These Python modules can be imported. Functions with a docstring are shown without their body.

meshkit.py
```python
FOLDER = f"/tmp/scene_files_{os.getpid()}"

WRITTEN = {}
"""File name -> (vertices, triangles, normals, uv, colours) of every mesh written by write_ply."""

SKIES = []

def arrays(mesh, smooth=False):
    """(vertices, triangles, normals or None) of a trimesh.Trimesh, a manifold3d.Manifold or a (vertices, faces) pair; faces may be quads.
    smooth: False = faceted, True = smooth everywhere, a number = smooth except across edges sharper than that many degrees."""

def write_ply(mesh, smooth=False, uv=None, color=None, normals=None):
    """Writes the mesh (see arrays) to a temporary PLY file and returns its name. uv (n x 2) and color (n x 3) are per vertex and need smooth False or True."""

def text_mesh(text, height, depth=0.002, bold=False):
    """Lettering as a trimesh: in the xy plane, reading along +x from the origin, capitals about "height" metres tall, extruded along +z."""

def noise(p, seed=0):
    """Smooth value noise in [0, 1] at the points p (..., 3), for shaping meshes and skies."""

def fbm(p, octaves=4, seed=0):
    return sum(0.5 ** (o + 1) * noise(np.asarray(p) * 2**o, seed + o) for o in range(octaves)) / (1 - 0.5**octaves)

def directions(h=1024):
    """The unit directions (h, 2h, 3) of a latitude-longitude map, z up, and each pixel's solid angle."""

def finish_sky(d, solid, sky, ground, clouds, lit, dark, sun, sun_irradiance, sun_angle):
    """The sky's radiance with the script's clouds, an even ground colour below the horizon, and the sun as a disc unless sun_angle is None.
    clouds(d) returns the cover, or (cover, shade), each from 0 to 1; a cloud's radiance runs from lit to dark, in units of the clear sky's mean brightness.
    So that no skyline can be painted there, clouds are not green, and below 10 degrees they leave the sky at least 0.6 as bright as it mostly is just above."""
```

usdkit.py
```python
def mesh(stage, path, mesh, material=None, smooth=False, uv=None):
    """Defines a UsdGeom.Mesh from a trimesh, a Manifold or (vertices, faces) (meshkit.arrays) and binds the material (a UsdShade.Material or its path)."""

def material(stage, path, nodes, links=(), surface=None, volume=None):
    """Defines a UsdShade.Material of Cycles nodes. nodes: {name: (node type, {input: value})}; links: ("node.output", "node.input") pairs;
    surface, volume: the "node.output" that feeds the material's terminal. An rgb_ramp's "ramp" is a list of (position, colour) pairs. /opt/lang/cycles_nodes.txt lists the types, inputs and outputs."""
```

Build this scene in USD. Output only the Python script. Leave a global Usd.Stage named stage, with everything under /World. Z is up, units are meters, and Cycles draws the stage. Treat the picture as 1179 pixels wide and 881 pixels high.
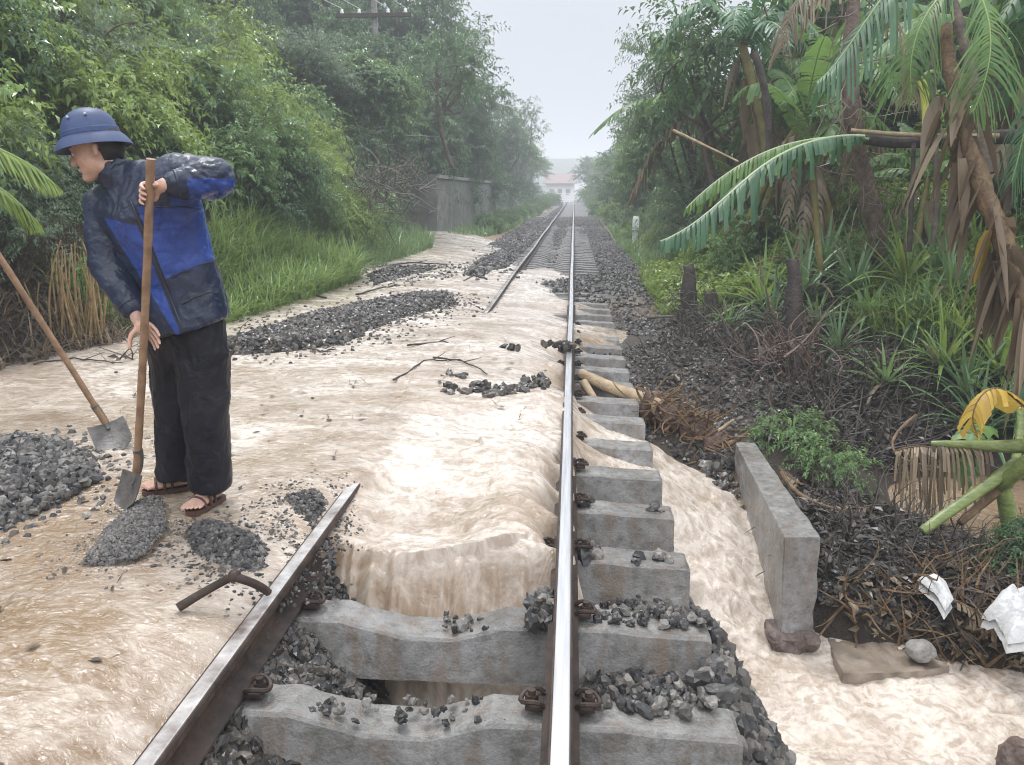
import math, numpy as np, trimesh, manifold3d, usdkit, meshkit
from manifold3d import Manifold
from pxr import Usd, UsdGeom, UsdLux, UsdShade, Gf, Sdf, Vt
from scipy.interpolate import RBFInterpolator
stage = Usd.Stage.CreateInMemory()
W0 = UsdGeom.Xform.Define(stage, '/World')
T = Sdf.ValueTypeNames

# ------------------------------------------------------------------ camera
F, PW, PH, HZ, VX = 950., 1179, 881, 222., 661.
CAM = np.array([0.018, 0, 1.45])
pitch = math.atan((PH/2-HZ)/F); yaw = math.atan((VX-PW/2)/F*math.cos(pitch))
fw = np.array([-math.sin(yaw)*math.cos(pitch), math.cos(yaw)*math.cos(pitch), -math.sin(pitch)])
rt = np.cross(fw, [0, 0, 1]); rt /= np.linalg.norm(rt); up = np.cross(rt, fw)
cam = UsdGeom.Camera.Define(stage, '/World/camera')
M = np.eye(4); M[0, :3], M[1, :3], M[2, :3], M[3, :3] = rt, up, -fw, CAM
cam.AddTransformOp().Set(Gf.Matrix4d(M.tolist()))
cam.CreateHorizontalApertureAttr(36.0); cam.CreateFocalLengthAttr(36.0*F/PW)
cam.CreateClippingRangeAttr(Gf.Vec2f(0.05, 5000))
cam.CreateExposureAttr(0.5)
# measuring aids: where a point of the photograph lies in the place
def _ray(px, py): return fw+rt*(px-PW/2)/F-up*(py-PH/2)/F
def Pz(px, py, z=0.):
    d = _ray(px, py); return CAM+d*((z-CAM[2])/d[2])
def Py(px, py, y):
    d = _ray(px, py); return CAM+d*((y-CAM[1])/d[1])
def proj(p):
    q = np.asarray(p, float)-CAM; w = q@fw
    return PW/2+F*(q@rt)/w, PH/2-F*(q@up)/w

# ------------------------------------------------------------------ sky and sun (overcast)
SUN = np.array([-0.25, 0.35, 0.9]); SUN /= np.linalg.norm(SUN)
sky = UsdLux.DomeLight.Define(stage, '/World/sky')
mat = usdkit.material
skym = mat(stage, '/World/Looks/overcast_sky', {
    'tc': ('texture_coordinate', {}),
    'sky': ('sky_texture', {'sky_type': 'single_scattering', 'sun_disc': False, 'sun_elevation': math.asin(SUN[2]), 'sun_rotation': math.atan2(SUN[0], SUN[1]), 'air_density': 1.0, 'aerosol_density': 3.0}),
    'sep': ('separate_xyz', {}),
    'n': ('noise_texture', {'scale': 2.2, 'detail': 5, 'roughness': 0.55}),
    'cl': ('rgb_ramp', {'ramp': [(0.0, (8.2, 8.7, 9.7)), (0.5, (9.5, 9.8, 10.5)), (1.0, (10.8, 10.9, 11.2))]}),
    'el': ('rgb_ramp', {'ramp': [(0.0, (0.43,)*3), (0.2, (0.54,)*3), (0.5, (1.15,)*3), (1.0, (2.3,)*3)]}),
    'mul': ('mix', {'mix_type': 'multiply', 'fac': 1.0}),
    'mx': ('mix', {'mix_type': 'mix', 'fac': 0.88}),
    'bg': ('background_shader', {'strength': 0.1}),
}, [('tc.generated', 'n.vector'), ('tc.generated', 'sep.vector'), ('n.fac', 'cl.fac'), ('sep.z', 'el.fac'), ('cl.color', 'mul.color1'), ('el.color', 'mul.color2'),
    ('sky.color', 'mx.color1'), ('mul.color', 'mx.color2'), ('mx.color', 'bg.color')], surface='bg.background')
UsdShade.MaterialBindingAPI.Apply(sky.GetPrim()).Bind(skym)
sky.GetPrim().SetCustomDataByKey('kind', 'structure')
sun = UsdLux.DistantLight.Define(stage, '/World/sun')
sun.CreateNormalizeAttr(True); sun.CreateIntensityAttr(0.4); sun.CreateAngleAttr(14.0); sun.CreateColorAttr(Gf.Vec3f(1.0, .98, .95))
zq = Gf.Rotation(Gf.Vec3d(0, 0, 1), Gf.Vec3d(*SUN)); sun.AddOrientOp(UsdGeom.XformOp.PrecisionDouble).Set(Gf.Quatd(zq.GetQuat()))

# ------------------------------------------------------------------ helpers
rng = np.random.default_rng(7)
used = {}
def path_for(name, parent='/World'):
    k = (str(parent), name); n = used.get(k, 0); used[k] = n+1
    return f'{parent}/{name}' if n == 0 else f'{parent}/{name}_{n:03d}'
def tag(p, label=None, cat=None, group=None, kind=None):
    p = p.GetPrim() if hasattr(p, 'GetPrim') else p
    for k, v in (('label', label), ('category', cat), ('group', group), ('kind', kind)):
        if v: p.SetCustomDataByKey(k, v)
    return p
def piece_tones(mesh):
    """one random tone for every loose piece (leaf, stone, twig) of a mesh"""
    from scipy.sparse import coo_matrix; from scipy.sparse.csgraph import connected_components
    v, f, _ = meshkit.arrays(mesh, False); e = np.vstack([f[:, :2], f[:, 1:]])
    k, lab = connected_components(coo_matrix((np.ones(len(e), np.int8), (e[:, 0], e[:, 1])), shape=(len(v), len(v))), directed=False)
    return np.random.default_rng(len(v)).random(k)[lab] if k > 1 else np.full(len(v), .1+.8*((len(v)*7919+int(abs(v[:, 0].sum())*1e4)) % 97)/97)
TONED = set()
def obj(name, mesh, material, parent=None, smooth=False, label=None, cat=None, group=None, kind=None, attrs=None):
    par = '/World' if parent is None else str(parent.GetPath())
    m = usdkit.mesh(stage, path_for(name, par), mesh, material, smooth=smooth)
    if str(material.GetPath()) in TONED and attrs is None and smooth in (False, True): attrs = {'tone': (T.FloatArray, piece_tones(mesh))}
    for k, (typ, arr) in (attrs or {}).items():
        pv = UsdGeom.PrimvarsAPI(m).CreatePrimvar(k, typ, 'vertex')
        pv.Set(Vt.FloatArray.FromNumpy(np.asarray(arr, np.float32)) if typ == T.FloatArray else Vt.Vec3fArray.FromNumpy(np.asarray(arr, np.float32)))
    return tag(m.GetPrim(), label, cat, group, kind)
def thing(name, label, cat, loc=(0, 0, 0), rz=0., scale=None, group=None, tilt=None):
    x = UsdGeom.Xform.Define(stage, path_for(name))
    x.AddTranslateOp().Set(Gf.Vec3d(*map(float, loc)))
    if tilt is not None: x.AddRotateXYZOp().Set(Gf.Vec3f(float(tilt[0]), float(tilt[1]), float(rz)))
    elif rz: x.AddRotateZOp().Set(float(rz))
    if scale is not None: x.AddScaleOp().Set(Gf.Vec3f(*([float(scale)]*3 if np.ndim(scale) == 0 else map(float, scale))))
    return tag(x, label, cat, group)
def proto(name):
    return stage.CreateClassPrim('/World/'+name+'_source')
def inst(src, name, label, cat, loc, rz=0., scale=None, group=None, tilt=None):
    p = thing(name, label, cat, loc, rz, scale, group, tilt)
    p.GetReferences().AddInternalReference(src.GetPath()); p.SetInstanceable(True)
    return p
def cat_(ms): return trimesh.util.concatenate([m if isinstance(m, trimesh.Trimesh) else trimesh.Trimesh(*m, process=False) for m in ms])
def tm(man):
    m = man.to_mesh(); return trimesh.Trimesh(m.vert_properties[:, :3], m.tri_verts, process=False)
def box(sx, sy, sz, c=(0, 0, 0), bev=0.):
    if bev:
        b = Manifold.cube((sx-2*bev, sy-2*bev, sz-2*bev), True)
        pts = np.array([[x, y, z] for x in (-1, 1) for y in (-1, 1) for z in (-1, 1)])*np.array([sx, sy, sz])/2
        P = [pts*[1, 1, 1]-np.sign(pts)*np.array(o)*bev for o in ([0, 1, 1], [1, 0, 1], [1, 1, 0])]
        m = tm(Manifold.hull_points(np.vstack(P)))
    else: m = trimesh.creation.box([sx, sy, sz])
    m.apply_translation(c); return m
def tube(P, R, n=6, cap=True):
    P = np.asarray(P, float); k = len(P); R = np.broadcast_to(R, (k,)).astype(float)
    t = np.gradient(P, axis=0); t /= np.linalg.norm(t, axis=1, keepdims=True)+1e-12
    ref = np.array([0, 0, 1.]) if abs(t[:, 2]).mean() < .8 else np.array([1., 0, 0])
    a = np.cross(t, ref); a /= np.linalg.norm(a, axis=1, keepdims=True)+1e-12; b = np.cross(t, a)
    th = np.arange(n)*2*np.pi/n
    v = P[:, None]+R[:, None, None]*(np.cos(th)[None, :, None]*a[:, None]+np.sin(th)[None, :, None]*b[:, None])
    v = v.reshape(-1, 3)
    i, j = np.meshgrid(np.arange(k-1), np.arange(n), indexing='ij')
    A, B, C, D = i*n+j, i*n+(j+1) % n, (i+1)*n+(j+1) % n, (i+1)*n+j
    f = np.concatenate([np.stack([A, C, B], -1).reshape(-1, 3), np.stack([A, D, C], -1).reshape(-1, 3)])
    if cap:
        v = np.vstack([v, P[0], P[-1]]); m = len(v)
        jj = np.arange(n)
        f = np.vstack([f, np.stack([np.full(n, m-2), jj, (jj+1) % n], 1), np.stack([np.full(n, m-1), (k-1)*n+(jj+1) % n, (k-1)*n+jj], 1)])
    return trimesh.Trimesh(v, f, process=False)
def spline(P, n=24):
    from scipy.interpolate import CubicSpline
    P = np.asarray(P, float)
    if len(P) == 2: return P[0]+(P[1]-P[0])*np.linspace(0, 1, n)[:, None]
    d = np.r_[0, np.cumsum(np.linalg.norm(np.diff(P, axis=0), axis=1))]
    return CubicSpline(d, P)(np.linspace(0, d[-1], n))
def ball(c, r, n=12): return Manifold.sphere(r, n).translate([float(x) for x in c])
def chain(pts, rad, n=14):
    """hulls of neighbouring spheres"""
    bs = [ball(p, r, n) for p, r in zip(pts, rad)]
    return Manifold.batch_boolean([Manifold.batch_hull([bs[i], bs[i+1]]) for i in range(len(bs)-1)], manifold3d.OpType.Add)
def union(ms): return Manifold.batch_boolean(ms, manifold3d.OpType.Add)
def in_poly(P, poly):
    x, y = P[:, 0], P[:, 1]; poly = np.asarray(poly); ins = np.zeros(len(P), bool); j = len(poly)-1
    for i in range(len(poly)):
        xi, yi = poly[i]; xj, yj = poly[j]
        ins ^= ((yi > y) != (yj > y)) & (x < (xj-xi)*(y-yi)/(yj-yi+1e-12)+xi); j = i
    return ins
def poly_dist(P, poly):
    poly = np.asarray(poly); d = np.full(len(P), 1e9)
    for i in range(len(poly)):
        a, b = poly[i-1], poly[i]; ab = b-a
        t = np.clip(((P-a)@ab)/(ab@ab+1e-12), 0, 1); d = np.minimum(d, np.linalg.norm(P-a-t[:, None]*ab, axis=1))
    return d
def gpoly(pix, z): return np.array([Pz(x, y, z)[:2] for x, y in pix])
def smooth01(a, b, x):
    t = np.clip((x-a)/(b-a), 0, 1); return t*t*(3-2*t)
fbm, noise = meshkit.fbm, meshkit.noise
def ridged(p, octaves=3, seed=0):
    return sum(0.5**o*(1-np.abs(2*noise(np.asarray(p)*2**o, seed+o)-1)) for o in range(octaves))/(2-0.5**(octaves-1))

# ------------------------------------------------------------------ materials
def M_(name, nodes, links, surface='p.BSDF', volume=None): return mat(stage, '/World/Looks/'+name, nodes, links, surface=surface, volume=volume)
def leaf_mat(name, cols, rough=.38, spec=.5, trans=.28, tcol=None):
    """cols: darkest .. brightest leaf colour"""
    k = np.linspace(0, 1, len(cols)); tc = tcol or tuple(min(1, c*1.5) for c in cols[-1])
    TONED.add('/World/Looks/'+name)
    return M_(name, {'g': ('attribute', {'attribute': 'tone'}), 'oi': ('object_info', {}), 'r': ('rgb_ramp', {'ramp': list(zip(k, cols))}),
        'add': ('math', {'math_type': 'multiply_add', 'value2': .7}), 'sc': ('math', {'math_type': 'multiply', 'value2': .3}),
        'p': ('principled_bsdf', {'roughness': rough, 'specular_ior_level': spec}), 't': ('translucent_bsdf', {'color': tc}), 'm': ('mix_closure', {'fac': trans})},
        [('oi.random', 'sc.value1'), ('g.fac', 'add.value1'), ('sc.value', 'add.value3'), ('add.value', 'r.fac'), ('r.color', 'p.base_color'), ('p.BSDF', 'm.closure1'), ('t.BSDF', 'm.closure2')], surface='m.closure')
def noisy(name, c1, c2, scale=6, rough=.7, bump=.3, bscale=40, spec=.4, detail=5, dist=.02, rough2=None):
    n = {'g': ('geometry', {}), 'n': ('noise_texture', {'scale': scale, 'detail': detail, 'roughness': .6}), 'n2': ('noise_texture', {'scale': bscale, 'detail': 4}),
         'r': ('rgb_ramp', {'ramp': [(.3, c1), (.7, c2)]}), 'b': ('bump', {'strength': bump, 'distance': dist}), 'p': ('principled_bsdf', {'roughness': rough, 'specular_ior_level': spec})}
    l = [('g.position', 'n.vector'), ('g.position', 'n2.vector'), ('n.fac', 'r.fac'), ('r.color', 'p.base_color'), ('n2.fac', 'b.height'), ('b.normal', 'p.normal')]
    if rough2 is not None:
        n['mr'] = ('map_range', {'from_min': .35, 'from_max': .65, 'to_min': rough, 'to_max': rough2, 'clamp': True}); l += [('n.fac', 'mr.value'), ('mr.result', 'p.roughness')]
    return M_(name, n, l)
def plain(name, c, rough=.5, spec=.5, metallic=0.): return M_(name, {'p': ('principled_bsdf', {'base_color': c, 'roughness': rough, 'specular_ior_level': spec, 'metallic': metallic})}, [])
LEAF = {
 'bright': leaf_mat('bright_leaf', [(.045, .09, .022), (.11, .18, .038), (.165, .25, .055), (.25, .32, .075)], rough=.33),
 'mid': leaf_mat('mid_leaf', [(.028, .066, .025), (.07, .14, .046), (.118, .205, .066), (.175, .255, .095)], rough=.32),
 'dark': leaf_mat('dark_leaf', [(.018, .044, .021), (.042, .095, .038), (.075, .14, .054), (.11, .175, .075)], rough=.3),
 'grey': leaf_mat('grey_leaf', [(.04, .075, .044), (.085, .142, .078), (.135, .195, .112), (.18, .23, .145)]),
 'dry': leaf_mat('dry_leaf', [(.05, .034, .02), (.13, .093, .055), (.25, .19, .12)], trans=.12, rough=.55),
 'banana': leaf_mat('banana_leaf', [(.04, .1, .028), (.075, .155, .04), (.13, .215, .055)], rough=.42, trans=.3, spec=.4),
 'banana_blue': leaf_mat('blue_banana_leaf', [(.024, .075, .038), (.045, .115, .055), (.075, .15, .07)], rough=.42, trans=.25, spec=.4),
 'strap': leaf_mat('strap_leaf', [(.03, .08, .035), (.08, .155, .065), (.15, .23, .1)], rough=.32, trans=.15),
 'grass': leaf_mat('grass_blade', [(.06, .11, .025), (.13, .205, .05), (.2, .28, .08)], trans=.3),
 'yellow': leaf_mat('yellow_leaf', [(.22, .12, .02), (.38, .24, .03), (.46, .33, .06)], trans=.2, rough=.55),
}
bark = noisy('bark', (.05, .038, .028), (.15, .115, .085), scale=9, bump=.6, bscale=30)
dark_bark = noisy('dark_bark', (.018, .014, .012), (.065, .05, .04), scale=12, bump=.7, bscale=40)
pale_wood = noisy('pale_wood', (.2, .145, .085), (.42, .32, .2), scale=10, bump=.4, bscale=60)
banana_stem = noisy('banana_stem', (.1, .085, .035), (.22, .19, .06), scale=5, bump=.4, bscale=20, rough=.45)
green_stem = M_('green_stem', {'g': ('geometry', {}), 'n': ('noise_texture', {'scale': 9, 'detail': 6, 'roughness': .65}), 'mp': ('mapping', {'scale': (10., 60., 80.)}), 'n2': ('noise_texture', {'scale': 1., 'detail': 4}), 'r': ('rgb_ramp', {'ramp': [(.3, (.05, .06, .025)), (.42, (.1, .135, .04)), (.6, (.19, .23, .075)), (.75, (.26, .25, .11))]}), 'a': ('math', {'math_type': 'multiply_add', 'value2': .45}), 'h': ('math', {'math_type': 'multiply', 'value2': .55}), 'b': ('bump', {'strength': .5, 'distance': .006}), 'p': ('principled_bsdf', {'roughness': .38})}, [('g.position', 'n.vector'), ('g.position', 'mp.vector'), ('mp.vector', 'n2.vector'), ('n.fac', 'h.value1'), ('n2.fac', 'a.value1'), ('h.value', 'a.value3'), ('a.value', 'r.fac'), ('r.color', 'p.base_color'), ('n2.fac', 'b.height'), ('b.normal', 'p.normal')])
dry_sheath = noisy('dry_sheath', (.06, .035, .018), (.2, .125, .06), scale=14, bump=.6, bscale=50, rough=.6)
concrete = M_('concrete', {'g': ('geometry', {}), 'n': ('noise_texture', {'scale': 3.5, 'detail': 8, 'roughness': .68}), 'n2': ('noise_texture', {'scale': 90, 'detail': 4}), 'n3': ('noise_texture', {'scale': 18, 'detail': 7, 'roughness': .72}), 'ms': ('mapping', {'scale': (14., 14., 2.2)}), 'n4': ('noise_texture', {'scale': 1., 'detail': 5}),
    'r': ('rgb_ramp', {'ramp': [(.3, (.085, .08, .072)), (.5, (.165, .16, .15)), (.72, (.26, .255, .245))]}), 'r3': ('rgb_ramp', {'ramp': [(.33, (.5, .47, .43)), (.55, (1, 1, 1))]}), 'mu': ('mix', {'mix_type': 'multiply', 'fac': .9}), 'r4': ('map_range', {'from_min': .5, 'from_max': .68, 'to_min': 0, 'to_max': .65, 'clamp': True}), 'mm': ('mix', {'color2': (.12, .085, .058)}),
    'rr': ('map_range', {'from_min': .35, 'from_max': .65, 'to_min': .2, 'to_max': .5, 'clamp': True}), 'b': ('bump', {'strength': .5, 'distance': .006}), 'b2': ('bump', {'strength': .5, 'distance': .012}), 'p': ('principled_bsdf', {'specular_ior_level': .55})},
    [('g.position', 'n.vector'), ('g.position', 'n2.vector'), ('g.position', 'n3.vector'), ('g.position', 'ms.vector'), ('ms.vector', 'n4.vector'), ('n.fac', 'r.fac'), ('n3.fac', 'r3.fac'), ('r.color', 'mu.color1'), ('r3.color', 'mu.color2'), ('mu.color', 'mm.color1'), ('n4.fac', 'r4.value'), ('r4.result', 'mm.fac'), ('mm.color', 'p.base_color'), ('n3.fac', 'rr.value'), ('rr.result', 'p.roughness'), ('n2.fac', 'b.height'), ('n3.fac', 'b2.height'), ('b2.normal', 'b.normal'), ('b.normal', 'p.normal')])
old_concrete = noisy('stained_concrete', (.04, .048, .036), (.15, .155, .13), scale=2.5, rough=.75, bump=.4, bscale=18, detail=8)
rust = noisy('rusty_steel', (.018, .013, .011), (.06, .04, .03), scale=14, rough=.5, bump=.35, bscale=70, dist=.006, spec=.25)
steel = M_('polished_steel', {'g': ('geometry', {}), 'mp': ('mapping', {'scale': (60, 2, 60)}), 'n': ('noise_texture', {'scale': 1, 'detail': 4}), 'rr': ('map_range', {'from_min': .3, 'from_max': .7, 'to_min': .24, 'to_max': .34}), 'r': ('rgb_ramp', {'ramp': [(.3, (.46, .46, .46)), (.7, (.6, .6, .6))]}), 'p': ('principled_bsdf', {'metallic': .9})},
    [('g.position', 'mp.vector'), ('mp.vector', 'n.vector'), ('n.fac', 'rr.value'), ('n.fac', 'r.fac'), ('r.color', 'p.base_color'), ('rr.result', 'p.roughness')])
blade_steel = noisy('worn_blade_steel', (.045, .04, .036), (.12, .11, .1), scale=18, rough=.4, bump=.2, bscale=60)
handle_wood = noisy('handle_wood', (.13, .075, .042), (.27, .17, .1), scale=16, rough=.5, bump=.3, bscale=60, dist=.004)
def stone_mat(name, cols, rough=.45):
    TONED.add('/World/Looks/'+name)
    return M_(name, {'g': ('geometry', {}), 'at': ('attribute', {'attribute': 'tone'}), 'n': ('noise_texture', {'scale': 45, 'detail': 4}), 'r': ('rgb_ramp', {'ramp': list(zip(np.linspace(0, 1, len(cols)), cols))}),
        'a': ('math', {'math_type': 'multiply_add', 'value2': .3, 'value3': -.15}), 'ad': ('math', {'math_type': 'add'}), 'b': ('bump', {'strength': .5, 'distance': .005}), 'p': ('principled_bsdf', {'roughness': rough, 'specular_ior_level': .5})},
        [('g.position', 'n.vector'), ('n.fac', 'a.value1'), ('at.fac', 'ad.value1'), ('a.value', 'ad.value2'), ('ad.value', 'r.fac'), ('r.color', 'p.base_color'), ('n.fac', 'b.height'), ('b.normal', 'p.normal')])
stone = stone_mat('ballast_stone', [(.012, .012, .012), (.028, .027, .026), (.05, .047, .044), (.085, .076, .065), (.18, .168, .15)])
dark_stone = stone_mat('dark_wet_stone', [(.009, .009, .009), (.02, .018, .016), (.038, .033, .028), (.062, .053, .044), (.13, .115, .098)], rough=.33)
grit = stone_mat('grey_grit', [(.05, .046, .042), (.1, .094, .086), (.17, .155, .14)])
# ground: colour by zone (vertex colour), broken up by noise
ground_m = M_('ground_soil', {'g': ('geometry', {}), 'at': ('attribute', {'attribute': 'soil'}), 'n': ('noise_texture', {'scale': 7, 'detail': 8, 'roughness': .65}), 'n2': ('noise_texture', {'scale': 55, 'detail': 4, 'roughness': .6}),
    'r': ('rgb_ramp', {'ramp': [(.3, (.55,)*3), (.7, (1.35,)*3)]}), 'mu': ('mix', {'mix_type': 'multiply', 'fac': 1.}), 'b': ('bump', {'strength': 1., 'distance': .04}), 'p': ('principled_bsdf', {'roughness': .5, 'specular_ior_level': .45})},
    [('g.position', 'n.vector'), ('g.position', 'n2.vector'), ('n.fac', 'r.fac'), ('at.color', 'mu.color1'), ('r.color', 'mu.color2'), ('mu.color', 'p.base_color'), ('n2.fac', 'b.height'), ('b.normal', 'p.normal')])
# muddy water: silt-laden body colour, foam where it breaks, pale tone painted for reflected sky (vertex attribute), ripples as bump
water_m = M_('muddy_water', {'g': ('geometry', {}), 'at': ('attribute', {'attribute': 'foam_and_sheen'}), 'fl': ('attribute', {'attribute': 'flow'}),
    'ml': ('mapping', {'scale': (7.5, 8., 5.)}), 'nl': ('noise_texture', {'scale': 1., 'detail': 3, 'roughness': .55, 'distortion': .9}),
    'ms': ('mapping', {'scale': (30., 26., 20.)}), 'ns': ('noise_texture', {'scale': 1., 'detail': 4, 'roughness': .6, 'distortion': .8}),
    'hs': ('math', {'math_type': 'multiply_add', 'value2': .55}),
    'mf': ('mapping', {'scale': (6., 7.5, 5.)}), 'nf': ('noise_texture', {'scale': 1., 'detail': 6, 'roughness': .62, 'distortion': .5}),
    'mp': ('mapping', {'scale': (1.5, 2.2, 1.5)}), 'np': ('noise_texture', {'scale': 1., 'detail': 5, 'roughness': .6, 'distortion': .6}),
    'nb': ('noise_texture', {'scale': .9, 'detail': 4, 'roughness': .6}),
    'body': ('rgb_ramp', {'ramp': [(.3, (.15, .096, .05)), (.5, (.205, .141, .085)), (.7, (.265, .2, .138))]}),
    'ls': ('math', {'math_type': 'subtract', 'value2': .5}), 'la': ('math', {'math_type': 'absolute'}), 'lm': ('map_range', {'from_min': 0, 'from_max': .11, 'to_min': 1, 'to_max': 0, 'clamp': True}),
    'pm': ('math', {'math_type': 'add'}), 'pr': ('map_range', {'from_min': .39, 'from_max': .95, 'to_min': 0, 'to_max': 1, 'clamp': True}), 'lp': ('math', {'math_type': 'multiply_add', 'value2': .52, 'value3': .42}), 'fr': ('math', {'math_type': 'multiply', 'use_clamp': True}),
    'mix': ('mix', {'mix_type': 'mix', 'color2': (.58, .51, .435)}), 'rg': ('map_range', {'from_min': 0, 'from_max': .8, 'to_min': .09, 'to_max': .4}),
    'b': ('bump', {'strength': .8, 'distance': .03}), 'b2': ('bump', {'strength': .14, 'distance': .012}), 'd': ('diffuse_bsdf', {}), 's': ('glossy_bsdf', {'color': (1, 1, 1)}), 'f': ('fresnel', {'IOR': 1.62}), 'm': ('mix_closure', {})},
    [('fl.vector', 'mf.vector'), ('fl.vector', 'ms.vector'), ('fl.vector', 'ml.vector'), ('fl.vector', 'mp.vector'), ('mf.vector', 'nf.vector'), ('ms.vector', 'ns.vector'), ('ml.vector', 'nl.vector'), ('mp.vector', 'np.vector'), ('g.position', 'nb.vector'), ('nb.fac', 'body.fac'),
     ('nf.fac', 'ls.value1'), ('ls.value', 'la.value1'), ('la.value', 'lm.value'), ('lm.result', 'lp.value1'), ('at.fac', 'pm.value1'), ('np.fac', 'pm.value2'), ('pm.value', 'pr.value'), ('pr.result', 'fr.value1'), ('lp.value', 'fr.value2'),
     ('fr.value', 'mix.fac'), ('body.color', 'mix.color1'), ('mix.color', 'd.color'), ('fr.value', 'rg.value'), ('rg.result', 's.roughness'),
     ('ns.fac', 'hs.value1'), ('nl.fac', 'hs.value3'), ('hs.value', 'b.height'), ('hs.value', 'b2.height'), ('b.normal', 's.normal'), ('b.normal', 'f.normal'), ('b2.normal', 'd.normal'), ('f.fac', 'm.fac'), ('d.BSDF', 'm.closure1'), ('s.BSDF', 'm.closure2')], surface='m.closure')
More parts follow.
